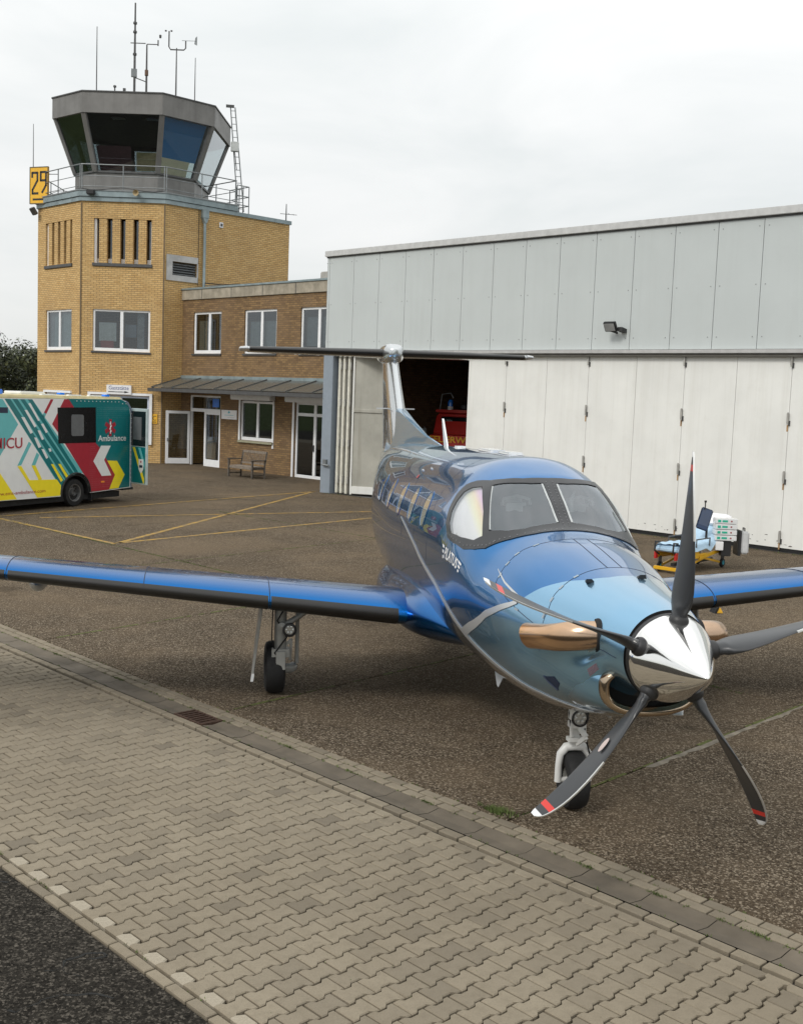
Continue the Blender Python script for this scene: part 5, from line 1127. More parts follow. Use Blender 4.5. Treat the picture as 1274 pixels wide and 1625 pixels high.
def pch(xs,ys):
    h=[b-a for a,b in zip(xs,xs[1:])]; dl=[(b-a)/k for a,b,k in zip(ys,ys[1:],h)]; n=len(xs); m=[0]*n
    for i in range(1,n-1):
        if dl[i-1]*dl[i]>0: w1=2*h[i]+h[i-1]; w2=h[i]+2*h[i-1]; m[i]=(w1+w2)/(w1/dl[i-1]+w2/dl[i])
    m[0]=dl[0]; m[-1]=dl[-1]
    def f(x):
        i=0
        while i<n-2 and x>xs[i+1]: i+=1
        t=(x-xs[i])/h[i]
        return ys[i]*(1+2*t)*(1-t)**2+h[i]*m[i]*t*(1-t)**2+ys[i+1]*t*t*(3-2*t)+h[i]*m[i+1]*t*t*(t-1)
    return f
PF=[pch([r[0] for r in ST],[r[k] for r in ST]) for k in range(1,7)]
_c={}
def prm(s):
    k=round(s,5)
    if k not in _c: _c[k]=[f(s) for f in PF]
    return _c[k]
def SP(s,th):
    """fuselage surface, th in degrees from the crown, negative on the aircraft's right side (left in the picture)"""
    w,zt,zb,zm,n1_,n2__=prm(s); a=R_(th); c,sn=math.cos(a),math.sin(a); n=n1_ if c>0 else n2__
    if s<1.6: w=w*(1-.085*math.exp(-((s-.98)/.17)**2-((abs(th)-93)/8.5)**2))
    return Vector((w*math.copysign(abs(sn)**(2/n),sn),s,zm+(zt-zm if c>0 else zm-zb)*math.copysign(abs(c)**(2/n),c)))
def SN(s,th):
    a=SP(s+.01,th)-SP(max(.62,s-.01),th); b=SP(s,th+.7)-SP(s,th-.7); n=a.cross(b).normalized()
    p=SP(s,th); ctr=Vector((0,s,prm(s)[3]))
    return n if n.dot(p-ctr)>0 else -n
def SO(s,th,o): return SP(s,th)+SN(s,th)*o
def UV(s,th): return (s/15,abs(th)/180)
# --- paint
def paintmat():
    m,nt,b=nodes('aircraft_paint'); uv=NN(nt,'ShaderNodeUVMap'); sp=NN(nt,'ShaderNodeSeparateXYZ'); nt.links.new(uv.outputs[0],sp.inputs[0]); u,v=sp.outputs[0],sp.outputs[1]
    def bnd(pts): return ramp(nt,v,[(t/180,s/15) for t,s in pts])
    lf=bnd([(0,1.41),(14,1.42),(28,1.52),(37,1.66),(52,1.84),(65.5,1.97),(74.5,2.12),(93.5,2.70),(111.5,3.21),(116,2.72),(134.5,1.83),(160,1.1),(180,.7)])
    m1=math_(nt,'LESS_THAN',u,lf)
    wf=bnd([(0,15),(108,15),(110,3.6),(113,3.2),(118,2.65),(136,1.80),(165,1.0),(180,.66)])
    m2=math_(nt,'GREATER_THAN',u,wf); 
    wl=bnd([(0,0),(108,0),(111,3.3),(122,4.2),(150,6.0),(180,8)]); m2=math_(nt,'MULTIPLY',m2,math_(nt,'LESS_THAN',u,wl))
    af=bnd([(0,6.9),(12,6.6),(25,6.38),(32,6.62),(46.5,7.44),(66,8.9),(72,9.3),(90,10.3),(130,12),(180,13)]); m3=math_(nt,'GREATER_THAN',u,af)
    deep=(.0,.150,.415); light=(.235,.455,.65); fl=noise(nt,900,2,.8)
    c=mixc(nt,m1,deep,light); c=mixc(nt,m3,c,(.20,.42,.60)); c=mixc(nt,m2,c,(.45,.46,.47))
    nt.links.new(c,b.inputs['Base Color']); b.inputs['Metallic'].default_value=.88; b.inputs['Roughness'].default_value=.24
    b.inputs['Coat Weight'].default_value=1; b.inputs['Coat Roughness'].default_value=.01; b.inputs['Coat IOR'].default_value=1.38
    wob=noise(nt,.9,2,.5); bump(nt,b,wob,.04,.02); return m
paint=paintmat()
def solidpaint(name,c,metal=.88,rough=.30):
    m,nt,b=nodes(name); b.inputs['Base Color'].default_value=c+(1,); b.inputs['Metallic'].default_value=metal; b.inputs['Roughness'].default_value=rough; b.inputs['Coat Weight'].default_value=1; b.inputs['Coat Roughness'].default_value=.01; b.inputs['Coat IOR'].default_value=1.38
    bump(nt,b,noise(nt,1.1,2,.5),.04,.02); return m
def lesscoat(m):
    m.node_tree.nodes['Principled BSDF'].inputs['Coat Weight'].default_value=.55; m.node_tree.nodes['Principled BSDF'].inputs['Metallic'].default_value=1; m.node_tree.nodes['Principled BSDF'].inputs['Roughness'].default_value=.24; return m
bluep=lesscoat(solidpaint('wing_blue',(.0,.122,.38))); silvp=solidpaint('fin_silver',(.55,.57,.58),.85,.22); lightp_=solidpaint('pale_blue_paint',(.15,.38,.60))
boot=mat('deice_boot',(.018,.017,.016),.42,var=.15,scale=3,spec=1); framem=mat('windshield_frame',(.018,.019,.022),.38,var=.1,coat=.2)
seam=mat('seam_dark_blue',(.01,.02,.05),.6,var=0)
# --- window outlines in (station, angle)
WSH=[(2.915,2.6),(2.905,12),(2.912,24),(2.97,34),(3.10,45.5),(3.33,38),(3.575,30),(3.47,16),(3.43,8),(3.424,2.2)]
SW=[(3.66,35.5),(3.79,41),(3.87,47),(3.89,54),(3.885,61),(3.825,67),(3.69,70.5),(3.44,66.5),(3.19,58.5),(3.12,51.5),(3.34,43)]
FRO=[(3.50,0),(3.515,11),(3.59,21.5),(3.68,29),(3.84,36),(3.96,43),(4.00,51),(3.99,61),(3.93,68.5),(3.75,74),(3.55,73),(3.30,69),(3.12,62),(2.99,54),(2.93,45),(2.86,34.5),(2.79,20),(2.775,9),(2.775,0)]
neg=lambda L:[(s,-t) for s,t in L]
def inpoly(x,y,P):
    r=False;n=len(P)
    for i in range(n):
        x1,y1=P[i];x2,y2=P[i-1]
        if (y1>y)!=(y2>y) and x<(x2-x1)*(y-y1)/(y2-y1)+x1: r=not r
    return r
K=.85*PI/180
def dens(P,d=.03):
    o=[]
    for i,a in enumerate(P):
        b=P[(i+1)%len(P)]; l=math.hypot(b[0]-a[0],(b[1]-a[1])*K); n=max(1,int(l/d))
        o+=[(a[0]+(b[0]-a[0])*k/n,a[1]+(b[1]-a[1])*k/n) for k in range(n)]
    return o
def round_(P,it=2):
    for _ in range(it):
        o=[]
        for i,a in enumerate(P):
            b=P[(i+1)%len(P)]; o+=[(a[0]*.86+b[0]*.14,a[1]*.86+b[1]*.14),(a[0]*.14+b[0]*.86,a[1]*.14+b[1]*.86)]
        P=o
    return P
def patch(name,outer,holes,off,thick,m_,par=ac,step=.04,local=False,rnd=True,**k):
    O=dens(round_(outer) if rnd else outer); HS=[dens(round_(h) if rnd else h) for h in holes]
    pts=[];ed=[]
    for P in [O]+HS:
        b=len(pts); pts+=[Vector((s,t*K)) for s,t in P]; ed+=[(b+i,b+(i+1)%len(P)) for i in range(len(P))]
    s0,s1=min(s for s,t in O),max(s for s,t in O); t0,t1=min(t for s,t in O),max(t for s,t in O)
    s=s0+step/2
    while s<s1:
        t=t0+step/K/2
        while t<t1:
            if inpoly(s,t,O) and not any(inpoly(s,t,h) for h in HS): pts.append(Vector((s,t*K)))
            t+=step/K
        s+=step
    V,E_,F,*_=delaunay_2d_cdt(pts,ed,[],0,1e-5)
    mb=MB(); P2=[(v.x,v.y/K) for v in V]; n=len(P2)
    mb.v=[tuple(SO(a,b,off)) for a,b in P2]+([tuple(SO(a,b,off-thick)) for a,b in P2] if thick else [])
    keep=[]
    for f in F:
        cx=sum(P2[i][0] for i in f)/3; cy_=sum(P2[i][1] for i in f)/3
        if inpoly(cx,cy_,O) and not any(inpoly(cx,cy_,h) for h in HS): keep.append(tuple(f))
    cnt={}
    for f in keep:
        for i in range(3):
            e=(f[i],f[(i+1)%3]); cnt[tuple(sorted(e))]=cnt.get(tuple(sorted(e)),0)+1
        mb.face(f,[UV(*P2[i]) for i in f])
        if thick: mb.face([i+n for i in f[::-1]],[UV(*P2[i]) for i in f[::-1]])
    if thick:
        for (a,b),c in cnt.items():
            if c==1: mb.face((a,b,b+n,a+n),[UV(*P2[i]) for i in (a,b,b,a)])
    return mb.build(name,m_,par,smooth=True,local=local,ang=35,**k)
# --- hull
ss=[.62,.64,.68]
while ss[-1]<14.05:
    s=ss[-1]; ss.append(s+(.025 if 2.65<s<4.1 else (.06 if s<2.65 else .14)))
ss[-1]=14.1
th=[-180+2*k for k in range(181)]
holes=[WSH,neg(WSH),SW,neg(SW)]
mb=MB(); P=[[SP(s,t) for t in th] for s in ss]; b=0; mb.v=[tuple(q) for r in P for q in r]; nv=len(th)
for i in range(len(ss)-1):
    for j in range(nv-1):
        cs_=[(ss[i],th[j]),(ss[i+1],th[j]),(ss[i+1],th[j+1]),(ss[i],th[j+1])]
        if 2.8<ss[i]<4.1 and abs(th[j])<80 and any(inpoly(x,y,h) for h in holes for x,y in cs_): continue
        mb.face((i*nv+j,(i+1)*nv+j,(i+1)*nv+j+1,i*nv+j+1),[UV(*q) for q in cs_])
mb.build('fuselage',paint,ac,smooth=True,weld=.0004,ang=60)
mb=MB(); mb.poly([SP(.62,t)+Vector((0,.004,0)) for t in th[:-1]]); mb.build('engine_bulkhead',black,ac)
patch('windshield_frame',FRO+neg(FRO)[::-1][1:-1],holes,.007,.03,framem,rnd=False,step=.035)
wg_=glass('windshield_glass',(.80,.83,.84),.085); 
for sgn in (-1,1):
    f_=(lambda L:[(s,t*sgn) for s,t in L])
    patch('windshield_pane',f_(WSH),[],.000,.008,wg_,rnd=True)
    sw=patch('side_window',f_(SW),[],.002,.008,glass('side_window_glass',(.9,.9,.9),.06))
    # white panel behind the side window paints its sky reflection and polarised tint
    m,nt,b=nodes('window_sky_reflection') if 'window_sky_reflection' not in MT else (MT['window_sky_reflection'],None,None)
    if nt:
        MT['window_sky_reflection']=m; tcn=NN(nt,'ShaderNodeTexCoord'); v=NN(nt,'ShaderNodeUVMap'); sp=NN(nt,'ShaderNodeSeparateXYZ'); nt.links.new(v.outputs[0],sp.inputs[0])
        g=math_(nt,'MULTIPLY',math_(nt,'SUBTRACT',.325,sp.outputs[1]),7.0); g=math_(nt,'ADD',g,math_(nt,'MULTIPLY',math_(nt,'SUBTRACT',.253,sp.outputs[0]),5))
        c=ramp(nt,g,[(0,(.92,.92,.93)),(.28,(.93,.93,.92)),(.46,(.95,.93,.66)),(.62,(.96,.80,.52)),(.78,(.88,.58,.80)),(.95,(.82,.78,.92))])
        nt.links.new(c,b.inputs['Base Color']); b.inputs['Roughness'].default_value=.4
    patch('window_sky_reflection',f_([(3.70,33),(3.84,40),(3.93,47),(3.94,61),(3.86,69),(3.66,73),(3.42,69),(3.16,60),(3.08,51.5),(3.33,41)]),[],-.03,.004,m)
    # bright inner edge strips of the windshield
    patch('windshield_seal',f_([(2.93,2.7),(2.93,3.7),(3.42,3.2),(3.42,2.4)]),[],.003,.004,mat('seal_bright',(.42,.44,.44),.3),rnd=False)
    patch('windshield_seal',f_([(3.115,45.0),(3.105,44.2),(3.33,37.2),(3.56,29.4),(3.57,30)]),[],.003,.004,mat('seal_bright',(.6,.6,.6)),rnd=False)
    # frame screws
    mb=MB()
    for L_,in_ in ((FRO,.03),):
        D_=[q for a_,b_ in zip(L_[9:],L_[10:]) for q in [(a_[0]+(b_[0]-a_[0])*k/3,a_[1]+(b_[1]-a_[1])*k/3) for k in range(3)]]
        for s,t in D_:
            if t*sgn==0 or s>3.9: continue
            q=SO(s+.03 if s<2.95 else s+.01,(t-2.0)*sgn if t>45 else t*sgn,.008); mb.lathe([(.007,0),(.005,.004),(0,.005)],q,SN(s,t*sgn),6)
    for k in range(16): q=SO(2.87+k*.038,1.05*sgn,.008); mb.lathe([(.006,0),(.004,.004),(0,.005)],q,SN(3,0),6)
    mb.build('frame_screws',mat('screw_grey',(.22,.22,.23),.4,.5),ac,kind='stuff')
    # cabin windows with pale rims and drawn shades
    for s in (5.0,5.76,6.52,7.37,8.25):
        if sgn>0 and s<5.5: continue
        def ov(sx,sy): return [(s+sx*math.copysign(abs(math.cos(a))**.75,math.cos(a)),(67.2+sy*math.copysign(abs(math.sin(a))**.75,math.sin(a)))*sgn) for a in [2*PI*k/20 for k in range(20)]]
        r_=patch('cabin_window',ov(.155,12.2),[ov(.125,10.4)],.004,.008,paint,step=.05,rnd=False)
        patch('pane',ov(.127,10.6),[],.001,.004,mat('shaded_window',(.40,.375,.31),.12,coat=1),r_,step=.05,local=True,rnd=False)
# interior seen through the windshield
seatm=mat('seat_fabric',(.07,.075,.08),.7,var=.1); 
mb=MB(); n=12; rows=[]
for i in range(6):
    s=2.95+i*.10; rows.append([Vector((math.sin(a)*.66,s,1.93+.14*math.cos(a)+ (i*.012))) for a in [PI*(k/n-.5) for k in range(n+1)]])
mb.grid(rows); mb.build('glareshield',mat('glareshield_grey',(.27,.28,.29),.8,var=.1),ac,smooth=True)
MB().b2((-.62,3.47,1.5),(.62,3.50,2.0)).build('instrument_panel',blackp,ac)
for x in (-.20,.40):
    rows=[]
    for i in range(9):
        u=i/8*2-1; rows.append([Vector((x+u*.19*(1-.12*max(0,v)),3.80+.10*v-.05*(1-u*u),1.95+.36*v)) for v in [j/8*2-1 for j in range(9)]])
    MB().grid(rows).build('seat_back',seatm,ac,smooth=True)
    MB().b2((x-.12,3.84,2.22),(x+.12,3.93,2.38)).build('headrest',mat('headrest_grey',(.62,.63,.62),.6),ac,bevel=.04)
    MB().tube([(x-.13,3.78,2.33),(x-.12,3.78,2.38),(x,3.76,2.41),(x+.12,3.78,2.38),(x+.13,3.78,2.33)],.016,6).build('headset',mat('headset_pale',(.6,.6,.58),.4),ac,smooth=True)
MB().poly([SO(4.5,t,-.03) for t in range(-176,180,8)]).build('cabin_bulkhead',mat('cabin_grey',(.12,.12,.125),.8),ac)
MB().b2((-.55,3.0,1.2),(.55,4.45,1.25)).build('cockpit_floor',dark,ac)
MB().tube([(0.31,3.66,2.47),(.29,3.7,2.38),(.30,3.72,2.28)],[.006,.022,.035],8).build('belt_triangle',mat('headset_pale',(0,0,0)),ac)
# --- stripes, seams, lettering
def ribbon(name,P,ws,m_,off=.0045,par=ac):
    off=off+.0022 if max(ws)>.02 else off
    Q=[];Wd_=[]
    for i in range(len(P)-1):
        n=8
        for k in range(n+(i==len(P)-2)):
            t=k/n; Q.append((P[i][0]+(P[i+1][0]-P[i][0])*t,P[i][1]+(P[i+1][1]-P[i][1])*t)); Wd_.append(ws[i]+(ws[i+1]-ws[i])*t)
    rows=[]
    for i,(s,t) in enumerate(Q):
        a=Q[max(0,i-1)];b=Q[min(len(Q)-1,i+1)]; T=(SP(*b)-SP(*a)).normalized(); N_=SN(s,t); l=N_.cross(T).normalized()*Wd_[i]/2; c=SO(s,t,off)
        sag=Wd_[i]**2/5; rows.append([c-l-N_*(sag+.003),c-l-N_*sag*.9,c-l*.5-N_*sag*.2,c,c+l*.5-N_*sag*.2,c+l-N_*sag*.9,c+l-N_*(sag+.003)])
    return MB().grid(rows).build(name,m_,par,smooth=True,ang=60)
for sgn in (-1,1):
    g=lambda L:[(s,t*sgn) for s,t in L]
    ribbon('long_stripe',g([(6.2,78.5),(5.96,81),(5.13,89.5),(4.16,98),(3.214,111.5),(2.72,116.5),(2.2,125),(1.835,134.5),(1.3,155)]),[.012,.022,.034,.05,.055,.05,.045,.04,.03],silver)
    ribbon('cross_stripe',g([(3.214,111.5),(2.95,101.5),(2.704,93.5),(2.40,84.5),(2.119,74.5),(2.02,70)]),[.085,.08,.068,.055,.04,.03],silver,.0045)
    ribbon('belly_stripe',g([(2.0,66.5),(2.35,62.5),(2.6,57)]),[.02,.015,.004],silver,.004)
    W5=.0045
    ribbon('panel_seam',g([(2.50,66),(2.53,53),(2.56,35),(2.51,18),(2.50,0)]),[W5]*5,seam,.0015); 
    ribbon('panel_seam',g([(1.60,95),(1.595,64),(1.64,52),(1.645,38),(1.65,21),(1.64,0)]),[W5]*6,seam,.0015)
    ribbon('panel_seam',g([(2.50,66),(2.2,72),(1.6,80),(1.1,88),(.7,95)]),[W5]*5,seam,.0015)
    ribbon('panel_seam',g([(4.6,15),(4.6,60),(4.6,100)]),[W5]*3,seam,.0015)
    ribbon('panel_seam',g([(5.35,42),(5.35,88)]),[W5]*2,seam,.0015); ribbon('panel_seam',g([(6.1,42),(6.1,88)]),[W5]*2,seam,.0015)
    for s0_ in (9.2,10.2,11.4): ribbon('panel_seam',g([(s0_,0),(s0_,60),(s0_,120)]),[W5]*3,seam,.0015)
ribbon('panel_seam',[(2.50,-3.5),(1.64,-6)],[.006]*2,seam,.0015); ribbon('panel_seam',[(2.48,3),(1.655,4)],[.006]*2,seam,.0015); ribbon('panel_seam',[(4.3,0),(8,0)],[.004]*2,seam,.0015)
for sgn in (-1,1):
    for s,t in ((1.62,70),(1.63,56),(1.645,44),(1.65,30),(2.5,60),(2.53,50),(2.555,40),(2.53,26),(2.0,75),(1.3,85),(1.0,90)):
        if s>1.9 and 70<t<80 or t>80: q=[(s-.03,t-.8),(s+.03,t-.8),(s+.03,t+.8),(s-.03,t+.8)]
        else: q=[(s-.012,t-2),(s+.012,t-2),(s+.012,t+2),(s-.012,t+2)]
        MB().poly([SO(a,b*sgn,.0032) for a,b in q]).build('latch',mat('latch_metal',(.35,.42,.48),.35,.6,var=0),ac,fix=False)
tpl=Vector; R0=.86
def fl_text(s,x,y,w,h,m_,shear=.2,bold=.02,tilt=0):
    mb=MB(); text_on(mb,s,lambda a,b:SO(x-a,y-(b)/R0*180/PI-tilt*a,.0035),w,h,shear=0,bold=bold); 
    # mirrored so that it reads towards the nose on the side facing the viewer
    return mb.build('lettering',m_,ac,fix=False)
def ltext(s,s0,t0,w,h,m_,slope=0,shear=.3,bold=.02,side=-1):
    mb=MB(); text_on(mb,s,lambda a,b:SO(s0-a,side*(t0-slope*a-b/R0*180/PI),.0035),w,h,shear=shear,bold=bold); return mb.build('lettering',m_,ac,fix=False)
ltext('PILATUS',3.78,84.2,.44,.082,white,slope=5.5)
mb=MB()
for sx,dirn in ((3.80,1),(3.325,-1)):
    for k in range(3):
        l=.075-.018*k; t=(84.0-5.5*(3.78-sx))-5.3+ k*2.3
        q=[(sx,t),(sx+l*dirn,t),(sx+(l-.012)*dirn,t+1.3),(sx,t+1.3)]; mb.poly([SO(a,-b_,.0035) for a,b_ in q])
mb.build('winged_mark',white,ac,fix=False,kind='stuff')
mb=MB(); 
for k in range(4): mb.poly([SO(a,-b_,.003) for a,b_ in ((1.02-k*.0,108.5+k*2.2),(.93,108.5+k*2.2),(.93,109.2+k*2.2),(1.02,109.2+k*2.2))])
mb.build('caution_lines',mat('print_red',(.35,.05,.08),.5),ac,fix=False)
patch('flag_mark',[(6.30,53),(6.17,53),(6.17,57),(6.30,57)],[],0,0,mat('flag_red',(.5,.02,.02),.4),rnd=False) if 0 else ribbon('flag_mark',[(6.24,-49),(6.18,-49)],[.045,.045],mat('flag_red',(.5,.02,.02),.4))
# small scoops and flush inlets
for s,t in ((1.46,-28),(1.36,9)):
    n=SN(s,t); c=SO(s,t,0); MB().prism([(-.035,0),(.035,0),(.02,.03),(-.02,.03)],lambda x,z:c+Vector((x,-.02,0))+n*z,lambda x,z:c+Vector((x*.5,.06,0))+n*z*.2).build('scoop',blackp,ac)
for sgn in (-1,1):
    mb=MB(); mb.poly([SO(a,b*sgn,.003) for a,b in ((1.60,114),(1.44,112),(1.40,118),(1.48,125))]); mb.build('flush_inlet',seam,ac)
    mb=MB(); c=[SO(a,b*sgn,.004) for a,b in ((1.60,113.5),(1.56,118.5),(1.48,125.5))]; mb.tube(c,.005,6); mb.build('flush_inlet_edge',seam,ac)
    mb=MB(); c=SO(3.1,150*sgn,0); n=SN(3.1,150*sgn); mb.prism([(3.05,0),(3.35,0),(3.10,.11),(3.05,.12)],lambda s,h:SO(s,150*sgn,-.01)+n*h,lambda s,h:SO(s,150*sgn,-.01)+n*h+Vector((.006,0,0))); mb.build('strake',mat('strake_grey',(.3,.31,.32),.4),ac) if sgn<0 else None
# wing-body fairing ----------------------------------------------------
FRG=[(3.75,.55,1.16,.95,1.06),(4.2,.70,1.27,.90,1.06),(4.55,.83,1.36,.84,1.06),(4.9,.955,1.42,.79,1.05),(5.35,1.02,1.43,.75,1.03),(6.2,1.03,1.40,.72,1.0),(7.2,.98,1.34,.70,1.0),(8.2,.82,1.26,.76,1.0),(9.2,.5,1.15,.90,1.02)]
FP_=[pch([r[0] for r in FRG],[r[k] for r in FRG]) for k in range(1,5)]
rows=[]
for i in range(60):
    s=3.76+i*(5.42/59); w,zt,zb,zm=[f(s) for f in FP_]; row=[]
    for j in range(64):
        a=2*PI*j/64; c,sn=math.cos(a),math.sin(a); n=2.5; row.append(Vector((w*math.copysign(abs(sn)**(2/n),sn),s,zm+(zt-zm if c>0 else zm-zb)*math.copysign(abs(c)**(2/n),c))))
    rows.append(row)
MB().grid(rows,closev=True).build('wing_fairing',bluep,ac,smooth=True,ang=70)
# wings ------------------------------------------------------------
def foil(t,c=.02,n=22,inc=None):
    inc=(.055 if c==.02 else 0) if inc is None else inc
    o=[]
    for k in range(-n,n+1):
        x=(1-math.cos(PI*abs(k)/n))/2; yt=5*t*(.2969*math.sqrt(x)-.126*x-.3516*x*x+.2843*x**3-.1036*x**4)
        yc=c/.16*(.8*x-x*x) if x<.4 else c/.36*((.2)+.8*x-x*x)
        o.append((x,(yc+yt if k<0 else yc-yt)-inc*x))
    return o # TE upper -> LE -> TE lower
def wsec(x):
    ch=2.36-.166*abs(x); le=Vector((x,4.95+.045*abs(x),.975+.1*abs(x))); t=.160-.005*abs(x); return ch,le,t
for sgn in (-1,1):
    xs=[.55,.85,1.05,1.6,2.36,3.5,5.0,6.5,7.6]; rows=[]
    for x in xs:
        ch,le,t=wsec(x); rows.append([Vector((x*sgn,le.y+a*ch,le.z+b*ch)) for a,b in foil(t)])
    for x,zz,cc,ss_ in ((7.85,.08,.85,.25),(8.02,.28,.62,.45),(8.10,.62,.45,.75)):
        ch,le,t=wsec(7.6); rows.append([Vector(((x-b*ch*cc*(.9 if zz>.2 else .4))*sgn,le.y+ss_+a*ch*cc,le.z+zz+b*ch*cc*(.3 if zz>.2 else .8))) for a,b in foil(.11)])
    w_=MB().grid(rows); w_.face([len(rows)*45-45+k for k in range(45)]); w_=w_.build('wing',bluep,ac,smooth=True,ang=50)
    # de-icing boots, two spanwise pieces
    for x0,x1 in ((1.06,2.345),(2.375,4.9),(4.93,7.5)):
        rows=[]
        for k in range(9):
            x=x0+(x1-x0)*k/8; ch,le,t=wsec(x); F_=foil(t,n=60); sel=F_[60-5:60+17]; row=[]
            for i,(a,b) in enumerate(sel):
                j=60-5+i; a0,b0=F_[j-1]; a1_,b1_=F_[j+1]; tx,tz=a1_-a0,b1_-b0; l=math.hypot(tx,tz); nx,nz=tz/l,-tx/l
                if nx*(a-.3)+nz*b<0: nx,nz=-nx,-nz
                row.append(Vector((x*sgn,le.y+a*ch+nx*.004,le.z+b*ch+nz*.004)))
            rows.append(row)
        MB().grid(rows).build('deice_boot',boot,ac,smooth=True,ang=0)
    # chordwise skin joints
    for x in (2.36,4.915,3.6):
        ch,le,t=wsec(x); P=[Vector((x*sgn,le.y+a*ch-.002,le.z+b*ch+.002)) for a,b in foil(t)[2:30]]; MB().tube(P,.004,4,cap=False).build('skin_joint',seam,ac)
    ch,le,t=wsec(4.72); MB().lathe([(0,-.02),(.05,.03),(.09,.15),(.09,.4),(.05,.7),(0,.8)],(4.72*sgn,le.y+.55,le.z-.17),(0,1,0),12).build('underwing_pod',lightp_ if 0 else silver,ac,smooth=True)
    # fuel cap and stall vane on the upper skin
    ch,le,t=wsec(5.2); MB().lathe([(.05,0),(.05,.008),(0,.01)],(5.2*sgn,le.y+.6,le.z+.178),(0,0,1),16).build('fuel_cap',silver,ac)
# fin, dorsal fin, bullet, tailplane -------------------------------------
rows=[]
for z,l,te,t in ((2.50,11.15,14.0,.12),(2.75,11.45,14.02,.115),(3.16,11.92,14.08,.115),(3.6,12.35,14.15,.12),(4.0,12.72,14.2,.13),(4.1,12.8,14.22,.13)):
    ch=te-l; rows.append([Vector((b*ch*1.05,l+a*ch,z)) for a,b in foil(t,c=0)])
MB().grid(rows).build('fin',silvp,ac,smooth=True,ang=60)
dv=[(8.25,2.70,0),(9.6,2.82,.03),(10.8,3.00,.06),(11.75,3.16,.09),(12.3,3.22,.10)]; rows=[]
for s,z,w in dv:
    zb=2.45; rows.append([Vector((-.02-w*1.9,s,zb)),Vector((-.015-w*1.15,s,zb+(z-zb)*.5)),Vector((-w*.7-.004,s,z-.012)),Vector((0,s,z)),Vector((w*.7+.004,s,z-.012)),Vector((.015+w*1.15,s,zb+(z-zb)*.5)),Vector((.02+w*1.9,s,zb))])
MB().grid(rows).build('dorsal_fin',lightp_,ac,smooth=True,ang=40)
rows=[]
for s,w,zt,zb in ((12.62,.045,4.16,4.06),(12.66,.11,4.20,4.0),(12.78,.155,4.25,3.95),(13.0,.165,4.275,3.93),(13.6,.15,4.27,3.95),(14.3,.09,4.22,4.02),(14.7,.01,4.14,4.12)):
    row=[]
    for j in range(24):
        a=2*PI*j/24; c,sn=math.cos(a),math.sin(a); n=3.2; zm=(zt+zb)/2; row.append(Vector((w*math.copysign(abs(sn)**(2/n),sn),s,zm+(zt-zb)/2*math.copysign(abs(c)**(2/n),c))))
    rows.append(row)
bu=MB().grid(rows,closev=True); bu.face(range(24)); bu.build('tail_bullet',chrome if 0 else silvp,ac,smooth=True,ang=35)
for sgn in (-1,1):
    rows=[]
    def ts(x): return 1.18-.17*x,Vector((x*sgn,12.98+.13*x,4.12+.004*x))
    for x in (.08,.6,1.4,2.1,2.42):
        ch,le=ts(x); rows.append([Vector((le.x,le.y+a*ch,le.z+b*ch)) for a,b in foil(.135,c=-.005)])
    MB().grid(rows).build('tailplane',silvp,ac,smooth=True,ang=50)
    rows=[]
    for k in range(8):
        x=.16+k*(2.24/7); ch,le=ts(x); row=[]
        F_=foil(.135,c=-.005,n=40)
        for j in range(40-9,40+9):
            a,b=F_[j]; row.append(Vector((le.x,le.y+a*ch-.003,le.z+b*ch*1.06)))
        rows.append(row)
    MB().grid(rows).build('deice_boot',boot,ac,smooth=True,ang=0)
    mb=MB(); ch,le=ts(2.42)
    mb.prism([(-.10,.0),(-.04,.045),(.25,.055),(ch+.03,.02),(ch+.03,-.02),(.25,-.05),(-.02,-.04)],lambda a,z:Vector((2.42*sgn,le.y+a,le.z+z)),lambda a,z:Vector((2.57*sgn,le.y+a*.92+.10,le.z+z*.7))); mb.build('tip_cap',silver,ac,smooth=True,bevel=.012)
    MB().prism([(12.45,0),(12.62,0),(12.58,.26),(12.52,.26)],lambda s,x:Vector((sgn*(.06+x),s,3.185)),lambda s,x:Vector((sgn*(.06+x),s,3.165))).build('antenna_blade',silver,ac)
# roof antennas
MB().prism([(8.0,2.70),(8.22,2.70),(8.42,3.06),(8.36,3.06)],lambda s,z:Vector((.011,s,z)),lambda s,z:Vector((-.011,s,z))).build('blade_antenna',white_gloss,ac,bevel=.004)
for s,l,w in ((7.26,.10,.07),(5.62,.30,.10),(4.82,.22,.09)): MB().b2((-w,s-l,prm(s)[1]-.02),(w,s+l,prm(s)[1]+.022)).build('flat_antenna',white_gloss,ac,bevel=.02)
for s,t in ((5.9,-40),(6.25,-43)): q=SO(s,t,0); MB().lathe([(.014,0),(.012,.012),(0,.016)],q,SN(s,t),10).build('stud',silver,ac)
# --- spinner, propeller
HUB=Vector((0,.50,1.62))
def Ra(a): return Vector((math.sin(a),0,math.cos(a))),Vector((math.cos(a),0,-math.sin(a)))
spf=[(0,0),(.010,.004),(.032,.03),(.066,.08),(.115,.165),(.170,.275),(.222,.385),(.262,.48),(.280,.53),(.285,.556),(.278,.558)]
spf=[spf[0]]+[(a[0]+(b[0]-a[0])*k/4,a[1]+(b[1]-a[1])*k/4) for a,b in zip(spf,spf[1:]) for k in range(1,5)]
_f=pch([h for r,h in spf[::4]],[r for r,h in spf[::4]]); spf=[(_f(h) if h<.556 else r,h) for r,h in spf]
sp_=MB(); n=240; rows=[]
for r,h in spf: rows.append([Vector((math.sin(2*PI*k/n)*r,h,1.62+math.cos(2*PI*k/n)*r)) for k in range(n)])
